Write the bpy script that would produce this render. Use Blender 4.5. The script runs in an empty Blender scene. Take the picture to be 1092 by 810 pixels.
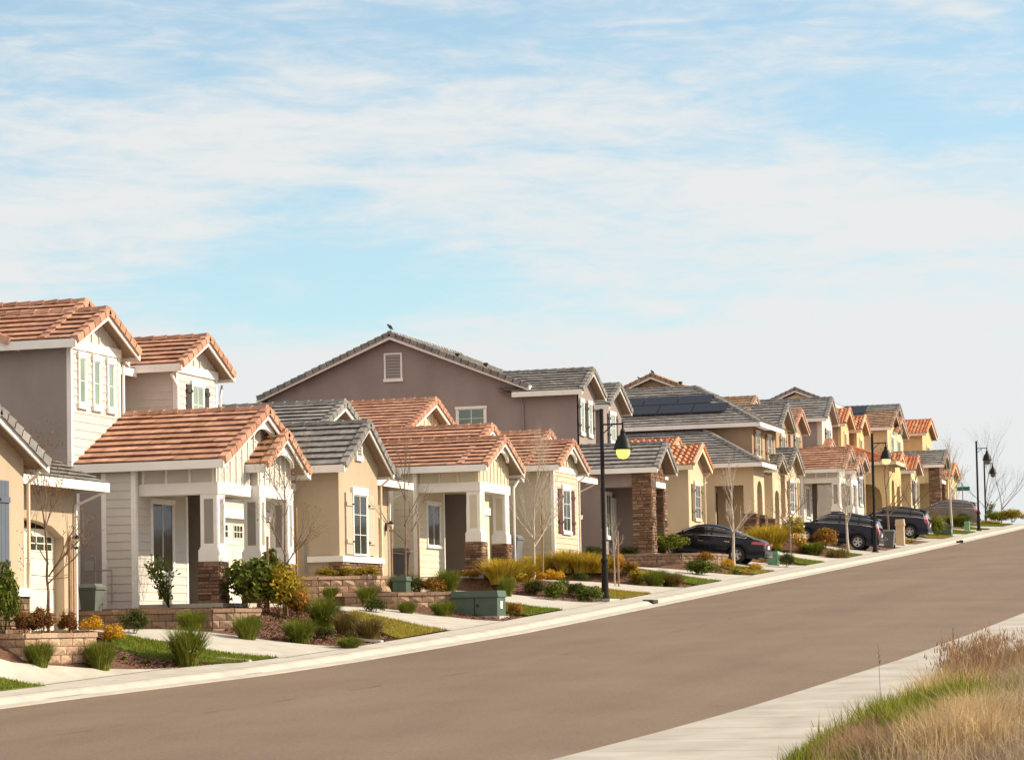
import bpy, math, random
from mathutils import Vector, Matrix
random.seed(7)
R=math.radians
sc=bpy.context.scene
COL=sc.collection
# ------------------------------------------------------------------ ground tables (metres; X along street, Y to the houses)
ZS=[(-200,-13.54),(77.45,.888),(127.5,3.49),(168,5.73),(176,6.17),(184,6.62),(190,6.95),(197,7.2),(206,7.25),(225,6.9),(260,5.3),(400,-4),(1500,-60),(6000,-120)]
def lerp_tab(T,x):
    if x<=T[0][0]: return T[0][1]
    for i in range(len(T)-1):
        if x<=T[i+1][0]:
            a,b=T[i],T[i+1]; return a[1]+(b[1]-a[1])*(x-a[0])/(b[0]-a[0])
    return T[-1][1]
def zr(s): return lerp_tab(ZS,s)
LOTS=[(32.5,42.3,-.3),(44,54.6,.25),(56.4,65.9,.8),(66.9,76.2,1.3),(77.2,87.5,1.75),(88.7,98.2,2.4),(99.6,109.4,2.95),(110.5,120,3.55),(121.2,130.8,4.2),(131.9,141.4,4.75),(142.6,152.2,5.25),(153.3,163,5.85),(164,173.5,6.4),(174.5,183.6,6.8),(184.5,194.3,7.2),(195.3,204,7.6)]
PAD=[(-200,-14.5),(32,-.4)]
for a,b,z in LOTS: PAD+=[(a-.3,z-.06),(b+.2,z-.06)]
PAD+=[(206,7.45),(225,6.9),(260,5.3),(400,-4),(1500,-60),(6000,-120)]
LE=[(-50,33),(20,27.5),(32,24),(40.6,21.55),(42.9,21.08),(44.6,20.6),(48.5,19.6),(52,19.15),(57,18.8),(62,18.5),(68,18.45),(6000,18.45)]
SB=[(-50,34.6),(20,29.1),(32,25.6),(40.6,23),(44.2,22.6),(48.3,22),(50,21.2),(52,20.6),(55,20.35),(62,20.15),(6000,20.05)]
RE=[(-50,15),(20,10.4),(31.7,8.76),(34.5,8.38),(38.3,7.98),(48,7.29),(55,7.0),(65,6.72),(90,6.45),(6000,6.45)]
BE=[(-50,10.2),(20,6.8),(30.4,5.92),(42,5.75),(54,5.2),(80,4.7),(6000,4.7)]
def smooth(a,b,x):
    u=min(1,max(0,(x-a)/(b-a))); return u*u*(3-2*u)
def gz(s,t):
    z=zr(s); sb=lerp_tab(SB,s)
    if t>sb:
        u=min(1,max(0,(t-sb)/(24.6-min(sb,23.4))))
        w=.35*u+.65*u*u*(3-2*u)
        return z+(lerp_tab(PAD,s)-z)*w
    be=lerp_tab(BE,s)
    if t<be:
        return z+.10+min(1.3,.16*(be-t))
    return z
# ------------------------------------------------------------------ materials
def newmat(n):
    m=bpy.data.materials.new(n); m.use_nodes=True
    return m,m.node_tree.nodes,m.node_tree.links,m.node_tree.nodes['Principled BSDF']
def mat_noise(n,c,var=.12,scale=3.,rough=.85,bump=.0,bscale=60.,bdist=.01,c2=None,metal=0.,spec=.35,detail=4,stretch=None):
    m,N,L,b=newmat(n)
    tc=N.new('ShaderNodeTexCoord'); no=N.new('ShaderNodeTexNoise'); no.inputs['Scale'].default_value=scale; no.inputs['Detail'].default_value=detail
    if stretch:
        mp=N.new('ShaderNodeMapping'); mp.inputs['Scale'].default_value=stretch; L.new(tc.outputs['Object'],mp.inputs['Vector']); L.new(mp.outputs[0],no.inputs['Vector'])
    else: L.new(tc.outputs['Object'],no.inputs['Vector'])
    r=N.new('ShaderNodeValToRGB')
    a=[max(0,x*(1-var)) for x in c]; d=[min(1,x*(1+var)) for x in c]
    if c2: a=c; d=c2
    r.color_ramp.elements[0].color=(*a,1); r.color_ramp.elements[1].color=(*d,1)
    r.color_ramp.elements[0].position=.3; r.color_ramp.elements[1].position=.7
    L.new(no.outputs['Fac'],r.inputs['Fac']); L.new(r.outputs['Color'],b.inputs['Base Color'])
    b.inputs['Roughness'].default_value=rough; b.inputs['Metallic'].default_value=metal
    b.inputs['Specular IOR Level'].default_value=spec
    if bump>0:
        n2=N.new('ShaderNodeTexNoise'); n2.inputs['Scale'].default_value=bscale; n2.inputs['Detail'].default_value=3
        L.new(tc.outputs['Object'],n2.inputs['Vector'])
        bp=N.new('ShaderNodeBump'); bp.inputs['Strength'].default_value=bump; bp.inputs['Distance'].default_value=bdist
        L.new(n2.outputs['Fac'],bp.inputs['Height']); L.new(bp.outputs['Normal'],b.inputs['Normal'])
    return m
def mat_uv(n,cols,rough=.8,noise=.25,nscale=8.,spec=.3,transl=0.):
    """colour picked per face by UV.x (a random number per tile / stone / leaf), mottled by noise"""
    m,N,L,b=newmat(n)
    uv=N.new('ShaderNodeUVMap'); sp=N.new('ShaderNodeSeparateXYZ'); L.new(uv.outputs['UV'],sp.inputs[0])
    r=N.new('ShaderNodeValToRGB'); e=r.color_ramp.elements
    while len(e)<len(cols): e.new(.5)
    for i,c in enumerate(cols):
        e[i].position=i/(len(cols)-1) if len(cols)>1 else 0; e[i].color=(*c,1)
    L.new(sp.outputs['X'],r.inputs['Fac'])
    tc=N.new('ShaderNodeTexCoord'); no=N.new('ShaderNodeTexNoise'); no.inputs['Scale'].default_value=nscale; no.inputs['Detail'].default_value=5
    L.new(tc.outputs['Object'],no.inputs['Vector'])
    mr=N.new('ShaderNodeMapRange'); mr.inputs['From Min'].default_value=.3; mr.inputs['From Max'].default_value=.7
    mr.inputs['To Min'].default_value=1-noise; mr.inputs['To Max'].default_value=1+noise
    L.new(no.outputs['Fac'],mr.inputs['Value'])
    mx=N.new('ShaderNodeVectorMath'); mx.operation='SCALE'; L.new(r.outputs['Color'],mx.inputs[0]); L.new(mr.outputs['Result'],mx.inputs['Scale'])
    L.new(mx.outputs['Vector'],b.inputs['Base Color'])
    b.inputs['Roughness'].default_value=rough; b.inputs['Specular IOR Level'].default_value=spec
    if transl>0:
        b.inputs['Specular IOR Level'].default_value=.12; b.inputs['Roughness'].default_value=.7
        t=N.new('ShaderNodeBsdfTranslucent'); L.new(mx.outputs['Vector'],t.inputs['Color'])
        ms=N.new('ShaderNodeMixShader'); ms.inputs[0].default_value=transl
        L.new(b.outputs[0],ms.inputs[1]); L.new(t.outputs[0],ms.inputs[2]); L.new(ms.outputs[0],N['Material Output'].inputs['Surface'])
    return m
def mat_plain(n,c,rough=.5,metal=0.,spec=.5,coat=0.,emit=None,es=0.):
    m,N,L,b=newmat(n)
    b.inputs['Base Color'].default_value=(*c,1); b.inputs['Roughness'].default_value=rough; b.inputs['Metallic'].default_value=metal
    b.inputs['Specular IOR Level'].default_value=spec; b.inputs['Coat Weight'].default_value=coat; b.inputs['Coat Roughness'].default_value=.04
    if emit: b.inputs['Emission Color'].default_value=(*emit,1); b.inputs['Emission Strength'].default_value=es
    return m
MT={}
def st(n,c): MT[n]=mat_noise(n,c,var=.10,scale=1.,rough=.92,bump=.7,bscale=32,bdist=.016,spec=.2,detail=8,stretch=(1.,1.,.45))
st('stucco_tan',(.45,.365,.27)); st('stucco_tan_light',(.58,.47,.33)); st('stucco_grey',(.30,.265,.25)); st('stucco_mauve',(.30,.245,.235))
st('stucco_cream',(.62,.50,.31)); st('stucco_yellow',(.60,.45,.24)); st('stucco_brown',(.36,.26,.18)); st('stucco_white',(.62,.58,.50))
def sd(n,c): MT[n]=mat_noise(n,c,var=.05,scale=2.,rough=.75,bump=.15,bscale=30,bdist=.005,spec=.3)
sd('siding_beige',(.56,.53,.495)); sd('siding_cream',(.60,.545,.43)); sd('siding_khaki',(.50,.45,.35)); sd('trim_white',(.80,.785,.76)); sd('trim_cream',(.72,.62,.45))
sd('panel_grey',(.30,.28,.26)); sd('door_cream',(.70,.65,.54)); sd('door_dark',(.09,.06,.045))
sd('shutter_blue',(.10,.12,.155)); sd('shutter_tan',(.44,.40,.32)); sd('shutter_maroon',(.085,.038,.03)); sd('shutter_dark',(.055,.05,.055)); sd('shutter_brown',(.16,.11,.075))
sd('soffit',(.27,.20,.14)); sd('entry_shade',(.22,.19,.165))  # entry tone is darkened to carry the shade of the recess
MT['tile_red']=mat_uv('tile_red',[(.38,.20,.13),(.44,.24,.16),(.51,.29,.20),(.42,.225,.155),(.35,.185,.13)],.85,.22,5.)
MT['tile_grey']=mat_uv('tile_grey',[(.17,.165,.165),(.21,.20,.198),(.255,.245,.238),(.19,.185,.18),(.285,.272,.258)],.85,.22,5.)
MT['tile_brown']=mat_uv('tile_brown',[(.26,.155,.10),(.33,.205,.135),(.38,.25,.17),(.23,.15,.11)],.85,.22,5.)
MT['tile_clay']=mat_uv('tile_clay',[(.46,.16,.075),(.54,.21,.10),(.58,.28,.15),(.40,.135,.07),(.58,.37,.25)],.8,.2,5.)
MT['ledgestone']=mat_uv('ledgestone',[(.12,.065,.042),(.19,.11,.07),(.28,.18,.12),(.15,.09,.062),(.22,.13,.08),(.085,.055,.042),(.31,.22,.15)],.9,.3,25.)
MT['block_tan']=mat_uv('block_tan',[(.36,.235,.16),(.44,.30,.205),(.30,.20,.145),(.48,.345,.245),(.39,.27,.195)],.95,.3,30.)
MT['block_brown']=mat_uv('block_brown',[(.24,.16,.115),(.30,.205,.145),(.21,.145,.105),(.34,.235,.17)],.95,.3,30.)
MT['fieldstone']=MT['ledgestone']
MT['glass']=mat_noise('window_glass',(.010,.016,.014),.1,.9,.05,.03,1.5,.05,(.035,.052,.042),spec=.5)
MT['glass_green']=mat_noise('window_glass_green',(.06,.11,.09),.1,.9,.06,.03,1.5,.05,(.15,.22,.17),spec=.9)
MT['glass_pale']=mat_noise('window_glass_pale',(.13,.20,.17),.1,.9,.08,.03,1.5,.05,(.26,.35,.29),spec=.8)
MT['metal_black']=mat_plain('metal_black',(.006,.0065,.008),.5,0,.25)
MT['metal_grey']=mat_plain('metal_grey',(.30,.29,.28),.5,.2)
MT['chrome']=mat_plain('chrome',(.7,.7,.7),.12,1.)
MT['lamp_glass']=mat_plain('lamp_glass',(.75,.72,.6),.15,0,.6)
MT['globe_lit']=mat_plain('globe_lit',(.85,.78,.3),.25,0,.5,0,(1.,.86,.12),.85)
MT['globe_pale']=mat_plain('globe_pale',(.85,.8,.55),.25,0,.5,0,(1.,.85,.35),.45)
MT['globe_off']=mat_plain('globe_off',(.10,.11,.13),.15,0,.6)
MT['green_box']=mat_noise('green_box',(.072,.11,.085),.12,2.,.5)
MT['green_pale']=mat_noise('green_pale',(.16,.30,.20),.12,2.,.55)
MT['bin_grey']=mat_noise('bin_grey',(.13,.135,.145),.1,3.,.55)
MT['bin_green']=mat_noise('bin_green',(.12,.145,.125),.1,3.,.55)
MT['cabinet_tan']=mat_noise('cabinet_tan',(.52,.38,.25),.08,2.,.6)
MT['solar']=mat_plain('solar',(.016,.015,.02),.25,.0,.35)
MT['solar_frame']=mat_plain('solar_frame',(.05,.05,.055),.4,.6)
MT['bark_brown']=mat_noise('bark_brown',(.20,.14,.10),.3,9.,.9)
MT['bark_pale']=mat_noise('bark_pale',(.50,.44,.37),.25,9.,.85)
MT['bark_grey']=mat_noise('bark_grey',(.24,.225,.215),.25,9.,.9)
MT['stake']=mat_noise('stake_wood',(.33,.20,.11),.2,6.,.85)
MT['bird']=mat_plain('bird_feather',(.03,.03,.035),.6)
MT['sign_green']=mat_plain('sign_green',(.02,.16,.12),.45)
MT['white_paint']=mat_plain('white_paint',(.75,.75,.73),.5)
MT['iron']=mat_noise('iron',(.03,.028,.025),.3,20.,.7)
def leafm(n,cols,tr=.25):
    k=1.15 if n.startswith('leaf') else (1.2 if n in('blade_gold','blade_lawn') else 1.)
    MT[n]=mat_uv(n,[tuple(min(.7,x*k) for x in c) for c in cols],.55,.2,3.,.35,tr)
leafm('leaf_green',[(.045,.065,.012),(.08,.105,.016),(.12,.15,.024),(.06,.08,.014),(.17,.18,.035)])
leafm('leaf_dark',[(.03,.04,.011),(.05,.06,.014),(.07,.08,.017),(.10,.105,.024)])
leafm('leaf_bright',[(.09,.12,.014),(.14,.17,.02),(.19,.21,.03),(.11,.14,.02)])
leafm('leaf_yellow',[(.14,.13,.015),(.27,.21,.022),(.38,.27,.03),(.18,.16,.02),(.45,.31,.04)])
leafm('leaf_orange',[(.12,.09,.02),(.28,.14,.025),(.38,.18,.03),(.16,.12,.025),(.09,.10,.02)])
leafm('leaf_gold',[(.42,.22,.02),(.55,.30,.02),(.60,.36,.03),(.35,.17,.02),(.25,.20,.03)])
leafm('leaf_red',[(.11,.05,.022),(.17,.075,.03),(.24,.10,.03),(.08,.055,.02),(.10,.09,.025)])
leafm('leaf_bronze',[(.10,.09,.03),(.15,.11,.035),(.20,.13,.045),(.08,.085,.025)])
leafm('blade_green',[(.075,.11,.014),(.12,.155,.02),(.19,.21,.03),(.095,.13,.017),(.30,.28,.05)])
leafm('blade_gold',[(.28,.22,.025),(.44,.31,.035),(.56,.38,.05),(.21,.19,.022),(.35,.28,.04)])
leafm('blade_lawn',[(.10,.135,.012),(.13,.165,.016),(.17,.20,.022),(.15,.17,.018)],.2)
leafm('blade_lawn_dry',[(.24,.21,.03),(.33,.27,.04),(.40,.30,.055),(.20,.19,.025)],.2)
leafm('blade_straw',[(.52,.36,.18),(.64,.47,.26),(.42,.29,.15),(.74,.57,.35),(.34,.24,.13)],.3)
leafm('blade_rust',[(.28,.17,.10),(.40,.25,.145),(.22,.145,.095),(.48,.33,.20),(.34,.23,.15)],.3)
leafm('blade_wild',[(.13,.17,.018),(.21,.25,.025),(.30,.32,.04),(.16,.19,.022),(.44,.38,.10)],.3)
leafm('blade_ash',[(.32,.24,.17),(.44,.34,.24),(.25,.19,.14),(.55,.42,.29),(.30,.27,.12)],.3)
MT['petal_white']=mat_plain('petal_white',(.8,.76,.62),.6)
MT['chip']=mat_uv('bark_chip',[(.12,.055,.035),(.19,.09,.055),(.27,.14,.09),(.09,.045,.03),(.33,.20,.14)],.9,.2,10.)
MT['mulch']=mat_noise('mulch',(.085,.042,.028),.3,18.,.95,.9,55.,.05,(.23,.118,.076))
MT['soil']=mat_noise('soil',(.12,.075,.05),.3,4.,.95,.8,25.,.05,(.21,.135,.09))
MT['concrete']=mat_noise('concrete',(.385,.36,.32),.1,2.2,.9,.35,40.,.008,(.49,.46,.415),detail=9)
MT['concrete_walk']=mat_noise('concrete_walk',(.33,.305,.27),.1,1.2,.9,.35,40.,.008,(.45,.42,.375),detail=9)
MT['lawn']=mat_noise('lawn_base',(.07,.10,.02),.3,6.,.95,.5,60.,.03,(.12,.16,.03))
MT['lawn_dry']=mat_noise('lawn_base_dry',(.15,.15,.035),.3,5.,.95,.5,60.,.03,(.23,.19,.05))
def mk_asphalt():
    m,N,L,b=newmat('asphalt')
    tc=N.new('ShaderNodeTexCoord')
    mp=N.new('ShaderNodeMapping'); mp.inputs['Scale'].default_value=(.06,.55,1); L.new(tc.outputs['Object'],mp.inputs['Vector'])
    n1=N.new('ShaderNodeTexNoise'); n1.inputs['Scale'].default_value=1.; n1.inputs['Detail'].default_value=6; n1.inputs['Roughness'].default_value=.6; L.new(mp.outputs[0],n1.inputs['Vector'])
    n2=N.new('ShaderNodeTexNoise'); n2.inputs['Scale'].default_value=18.; n2.inputs['Detail'].default_value=9; n2.inputs['Roughness'].default_value=.9; L.new(tc.outputs['Object'],n2.inputs['Vector'])
    n3=N.new('ShaderNodeTexNoise'); n3.inputs['Scale'].default_value=.35; n3.inputs['Detail'].default_value=3; L.new(tc.outputs['Object'],n3.inputs['Vector'])
    r=N.new('ShaderNodeValToRGB'); e=r.color_ramp.elements; e[0].position=.33; e[0].color=(.158,.113,.083,1); e[1].position=.68; e[1].color=(.186,.135,.100,1)
    L.new(n1.outputs['Fac'],r.inputs['Fac'])
    mr=N.new('ShaderNodeMapRange'); mr.inputs['From Min'].default_value=.25; mr.inputs['From Max'].default_value=.75; mr.inputs['To Min'].default_value=.5; mr.inputs['To Max'].default_value=1.55
    L.new(n2.outputs['Fac'],mr.inputs['Value'])
    mr3=N.new('ShaderNodeMapRange'); mr3.inputs['From Min'].default_value=.3; mr3.inputs['From Max'].default_value=.7; mr3.inputs['To Min'].default_value=.92; mr3.inputs['To Max'].default_value=1.08
    L.new(n3.outputs['Fac'],mr3.inputs['Value'])
    mu=N.new('ShaderNodeMath'); mu.operation='MULTIPLY'; L.new(mr.outputs[0],mu.inputs[0]); L.new(mr3.outputs[0],mu.inputs[1])
    v=N.new('ShaderNodeVectorMath'); v.operation='SCALE'; L.new(r.outputs[0],v.inputs[0]); L.new(mu.outputs[0],v.inputs['Scale'])
    L.new(v.outputs[0],b.inputs['Base Color']); b.inputs['Roughness'].default_value=.88; b.inputs['Specular IOR Level'].default_value=.25
    bp=N.new('ShaderNodeBump'); bp.inputs['Strength'].default_value=.5; bp.inputs['Distance'].default_value=.012; L.new(n2.outputs['Fac'],bp.inputs['Height']); L.new(bp.outputs[0],b.inputs['Normal'])
    return m
MT['asphalt']=mk_asphalt()
# car materials
MT['paint_navy']=mat_plain('paint_navy',(.0025,.004,.012),.22,.0,.25,.25)
MT['paint_midnight']=mat_plain('paint_midnight',(.003,.005,.018),.22,.0,.25,.25)
MT['paint_taupe']=mat_plain('paint_taupe',(.14,.115,.105),.35,.2,.4,.5)
MT['car_glass']=mat_plain('car_glass',(.01,.012,.014),.03,0,1.)
MT['rubber']=mat_plain('rubber',(.012,.012,.012),.8)
MT['alloy']=mat_plain('alloy',(.55,.55,.56),.3,.8)
MT['tail_red']=mat_plain('tail_red',(.38,.015,.02),.15,0,.7,1.)
MT['tail_clear']=mat_plain('tail_clear',(.75,.45,.45),.15,0,.7,1.)
MT['plastic_black']=mat_plain('plastic_black',(.015,.015,.016),.6)
MT['plate']=mat_plain('plate',(.7,.7,.68),.5)
# ------------------------------------------------------------------ mesh builder
class MB:
    def __init__(s): s.v=[]; s.f=[]; s.u=[]
    def face(s,pts,u=None):
        i=len(s.v); s.v+= [tuple(p) for p in pts]; s.f.append(tuple(range(i,i+len(pts)))); s.u.append(random.random() if u is None else u)
    def hexa(s,p,u=None):
        """p: 4 bottom (ccw) + 4 top"""
        if u is None: u=random.random()
        i=len(s.v); s.v+=[tuple(q) for q in p]
        for a in ((3,2,1,0),(4,5,6,7),(0,1,5,4),(1,2,6,5),(2,3,7,6),(3,0,4,7)):
            s.f.append(tuple(i+k for k in a)); s.u.append(u)
    def box(s,x0,x1,y0,y1,z0,z1,u=None):
        if x0>x1: x0,x1=x1,x0
        if y0>y1: y0,y1=y1,y0
        s.hexa([(x0,y0,z0),(x1,y0,z0),(x1,y1,z0),(x0,y1,z0),(x0,y0,z1),(x1,y0,z1),(x1,y1,z1),(x0,y1,z1)],u)
    def prism(s,poly,off,u=None):
        """poly: list of 3D points, extruded by vector off"""
        if u is None: u=random.random()
        n=len(poly); i=len(s.v); o=Vector(off)
        s.v+=[tuple(p) for p in poly]+[tuple(Vector(p)+o) for p in poly]
        s.f.append(tuple(range(i,i+n))); s.f.append(tuple(range(i+2*n-1,i+n-1,-1))); s.u+=[u,u]
        for k in range(n):
            j=(k+1)%n; s.f.append((i+k,i+n+k,i+n+j,i+j)); s.u.append(u)
    def tube(s,p0,p1,r0,r1,n=8,cap=True,u=None):
        if u is None: u=random.random()
        p0=Vector(p0);p1=Vector(p1); d=(p1-p0)
        if d.length<1e-6: return
        d.normalize(); a=d.orthogonal().normalized(); b=d.cross(a); i=len(s.v)
        for p,r in((p0,r0),(p1,r1)):
            for k in range(n):
                t=2*math.pi*k/n; s.v.append(tuple(p+a*(r*math.cos(t))+b*(r*math.sin(t))))
        for k in range(n):
            j=(k+1)%n; s.f.append((i+k,i+j,i+n+j,i+n+k)); s.u.append(u)
        if cap:
            s.f.append(tuple(i+n-1-k for k in range(n))); s.f.append(tuple(i+n+k for k in range(n))); s.u+=[u,u]
    def lathe(s,prof,c,n=20,axis='z'):
        i=len(s.v); u=.5
        for r,z in prof:
            for k in range(n):
                t=2*math.pi*k/n
                q=(r*math.cos(t),r*math.sin(t),z)
                if axis=='x': q=(q[2],q[0],q[1])
                if axis=='y': q=(q[1],q[2],q[0])
                s.v.append((c[0]+q[0],c[1]+q[1],c[2]+q[2]))
        for a in range(len(prof)-1):
            for k in range(n):
                j=(k+1)%n; s.f.append((i+a*n+k,i+a*n+j,i+(a+1)*n+j,i+(a+1)*n+k)); s.u.append(u)
    def build(s,name,mat,parent=None,org=None,smooth=False,kind=None):
        me=bpy.data.meshes.new(name)
        o=org if org is not None else (parent.get('_o') if parent is not None and '_o' in parent else (0,0,0))
        ox,oy,oz=o
        me.from_pydata([(x-ox,y-oy,z-oz) for x,y,z in s.v],[],s.f)
        uv=me.uv_layers.new(name='UVMap')
        dat=[0.]*(2*len(me.loops))
        for p in me.polygons:
            uu=s.u[p.index]
            for li in p.loop_indices: dat[2*li]=uu; dat[2*li+1]=.5
        uv.data.foreach_set('uv',dat)
        if smooth: me.polygons.foreach_set('use_smooth',[True]*len(me.polygons))
        me.materials.append(MT[mat] if isinstance(mat,str) else mat)
        ob=bpy.data.objects.new(name,me); COL.objects.link(ob)
        if parent is not None:
            ob.parent=parent; ob['_o']=list(o)
        if kind: ob['kind']=kind
        return ob
def thing(name,loc,label,cat,group=None,rz=0.):
    o=bpy.data.objects.new(name,None); COL.objects.link(o); o.location=loc; o.rotation_euler=(0,0,rz)
    o.empty_display_size=.2
    o['label']=label; o['category']=cat; o['_o']=list(loc)
    if group: o['group']=group
    return o
def tag(o,label,cat,group=None,kind=None):
    o['label']=label; o['category']=cat
    if group: o['group']=group
    if kind: o['kind']=kind
    return o
def copy_tree(o,parent=None):
    c=o.copy(); COL.objects.link(c); c.parent=parent
    for ch in list(o.children): copy_tree(ch,c)
    return c
def struct(o,label=None):
    o['kind']='structure'
    if label: o['label']=label; 
    return o
# ------------------------------------------------------------------ stone and block masonry
def stone_face(m,org,du,dn,L,H,rmin=.05,rmax=.13,lmin=.12,lmax=.42,dep=.035,base=.0):
    """stones on a rectangular face: org corner, du unit along, dn outward unit; each a chamfered slab"""
    org=Vector(org);du=Vector(du);dn=Vector(dn);uz=Vector((0,0,1)); z=0
    while z<H-1e-3:
        h=min(random.uniform(rmin,rmax),H-z)
        if H-z-h<rmin*.6: h=H-z
        x=0
        while x<L-1e-3:
            l=min(random.uniform(lmin,lmax),L-x)
            if L-x-l<lmin*.6: l=L-x
            d=base+random.uniform(.15,1)*dep; g=.006
            a=org+du*(x+g)+uz*(z+g); w=l-2*g; hh=h-2*g; c=min(.012,hh*.2)
            p=[a,a+du*w,a+du*w+uz*hh,a+uz*hh]
            q=[a+du*c+uz*c+dn*(d+random.uniform(-.006,.006)),a+du*(w-c)+uz*c+dn*(d+random.uniform(-.006,.006)),a+du*(w-c)+uz*(hh-c)+dn*(d+random.uniform(-.008,.004)),a+du*c+uz*(hh-c)+dn*(d+random.uniform(-.008,.004))]
            u=random.random()
            m.face(q,u)
            for k in range(4):
                j=(k+1)%4; m.face([p[k],p[j],q[j],q[k]],u)
            x+=l
        z+=h
def stone_box(m,s0,s1,t0,t1,z0,z1,**k):
    m.box(s0+.01,s1-.01,t0+.01,t1-.01,z0,z1-.005,.75)
    stone_face(m,(s0,t0,z0),(1,0,0),(0,-1,0),s1-s0,z1-z0,**k)
    stone_face(m,(s0,t1,z0),(0,-1,0),(-1,0,0),t1-t0,z1-z0,**k)
    stone_face(m,(s1,t0,z0),(0,1,0),(1,0,0),t1-t0,z1-z0,**k)
def block_wall(path,zb,zt,label,mat='block_tan',rows=None,bl=.34,thick=.28):
    """split-face block wall along a plan path; outward = right hand side of travel"""
    x0,y0=path[0]
    root=thing('retaining_wall',(x0,y0,zb),label,'retaining wall','block retaining walls of the front gardens')
    m=MB(); cap=MB(); H=zt-zb; n=rows or max(2,round(H/.19)); hh=(H-.09)/n
    for (ax,ay),(bx,by) in zip(path[:-1],path[1:]):
        d=Vector((bx-ax,by-ay,0)); L=d.length; d.normalize(); o=Vector((d.y,-d.x,0))
        A=Vector((ax,ay,0))
        # core
        c=[A-o*thick,A+d*L-o*thick,A+d*L-o*.04,A-o*.04]
        m.hexa([(p.x,p.y,zb-.25) for p in c]+[(p.x,p.y,zt-.095) for p in c],.1)
        for r in range(n):
            x=-(bl*.5 if r%2 else 0)
            while x<L:
                a0=max(0,x); a1=min(L,x+bl)
                if a1-a0>.04:
                    z0=zb+r*hh; z1=z0+hh-.008; g=.007; u=random.random()
                    P=[A+d*(a0+g)+Vector((0,0,z0)),A+d*(a1-g)+Vector((0,0,z0)),A+d*(a1-g)+Vector((0,0,z1)),A+d*(a0+g)+Vector((0,0,z1))]
                    cc=(P[0]+P[2])/2+o*random.uniform(.03,.055)+d*random.uniform(-.08,.08)+Vector((0,0,random.uniform(-.03,.03)))
                    e=[p+o*random.uniform(.0,.018) for p in P]
                    B=[p-o*.05 for p in P]
                    for k in range(4):
                        j=(k+1)%4; m.face([e[k],e[j],cc],u); m.face([B[k],B[j],e[j],e[k]],u)
                x+=bl
        x=0
        while x<L-.01:
            a1=min(L,x+.45); q=[A+d*(x+.004)+o*.045,A+d*(a1-.004)+o*.045,A+d*(a1-.004)-o*thick,A+d*(x+.004)-o*thick]
            dz=random.uniform(-.006,.006)
            cap.hexa([(p.x,p.y,zt-.09) for p in reversed(q)]+[(p.x,p.y,zt+dz) for p in reversed(q)])
            x=a1
    m.build('block_courses',mat,root); cap.build('cap_course',mat,root)
    return root
# ------------------------------------------------------------------ roofs
def tile_slope(m,A,B,C,D,clay=False,ex=.33,lift=.070,tw=.42):
    """A-B eave, D-C top; tiles as stepped courses with a little unevenness"""
    A,B,C,D=map(Vector,(A,B,C,D))
    n=(B-A).cross(D-A)
    if n.length<1e-6: n=(B-A).cross(C-A)
    if n.z<0: A,B,C,D=B,A,D,C; n=-n
    n.normalize()
    Ls=((D+C)/2-(A+B)/2).length; k=max(1,round(Ls/ex)); rec=.065/max(.3,Ls)
    for i in range(k):
        v0=i/k; v1=min(1,(i+1)/k+.012)
        a=A.lerp(D,v0); b=B.lerp(C,v0); c=B.lerp(C,v1); d=A.lerp(D,v1)
        W=(b-a).length
        if W<.05: continue
        if clay:
            per=.27; npd=max(1,round(W/per)); ns=6
            prevs=None
            for q in range(npd*ns+1):
                f=q/(npd*ns); ph=q%ns/ns
                h=.075*max(0,math.sin(math.pi*ph/.62)) if ph<.62 else -.02*math.sin(math.pi*(ph-.62)/.38)
                p0=a.lerp(b,f)+n*(lift+h); p1=d.lerp(c,f)+n*(.01+h*.85); pb=a.lerp(b,f)+n*(h-.02)
                if q%ns==0: u=random.random()
                if prevs: m.face([prevs[0],p0,p1,prevs[1]],u); m.face([prevs[2],pb,p0,prevs[0]],u)
                prevs=(p0,p1,pb)
        else:
            nt=max(1,round(W/tw)); off=(.5 if i%2 else 0)
            xs=[0]+[ (j+off)/nt for j in range(1-(1 if off else 0),nt+1) if 0<(j+off)/nt<1]+[1]
            for f0,f1 in zip(xs[:-1],xs[1:]):
                if f1-f0<1e-4: continue
                l=lift+random.uniform(-.007,.009); u=random.random()
                e=.003/W if W>.2 else 0
                p=[a.lerp(b,f0+e)+n*l,a.lerp(b,f1-e)+n*(l+random.uniform(-.004,.004)),d.lerp(c,f1)+n*.012,d.lerp(c,f0)+n*.012]
                m.face(p,u); g0=A.lerp(D,v0+rec).lerp(B.lerp(C,v0+rec),f0)+n*.004; g1=A.lerp(D,v0+rec).lerp(B.lerp(C,v0+rec),f1)+n*.004; q0=p[0]-n*.020; q1=p[1]-n*.020; m.face([q0,q1,p[1],p[0]],u); m.face([g0,g1,q1,q0],u)
def ridge_caps(m,p,q,w=.14,h=.075,ln=.38):
    p=Vector(p);q=Vector(q); d=q-p; L=d.length
    if L<.1: return
    d.normalize(); s=Vector((d.y,-d.x,0))
    if s.length<1e-6: return
    s.normalize(); up=s.cross(d)
    if up.z<0: up=-up
    k=max(1,round(L/ln))
    for i in range(k):
        a=p+d*(L*i/k); b=p+d*(min(L,L*(i+1)/k+.05)); l0=.05+random.uniform(0,.008); l1=.025; u=random.random()
        A=[a-s*w-up*.05+up*l0,a-s*w*.55+up*(h*.75+l0),a+s*w*.55+up*(h*.75+l0),a+s*w-up*.05+up*l0]
        B=[b-s*w*.9-up*.05+up*l1,b-s*w*.5+up*(h*.7+l1),b+s*w*.5+up*(h*.7+l1),b+s*w*.9-up*.05+up*l1]
        for j in range(3): m.face([A[j],A[j+1],B[j+1],B[j]],u)
        m.face(A,u); m.face(B,u)
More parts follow.
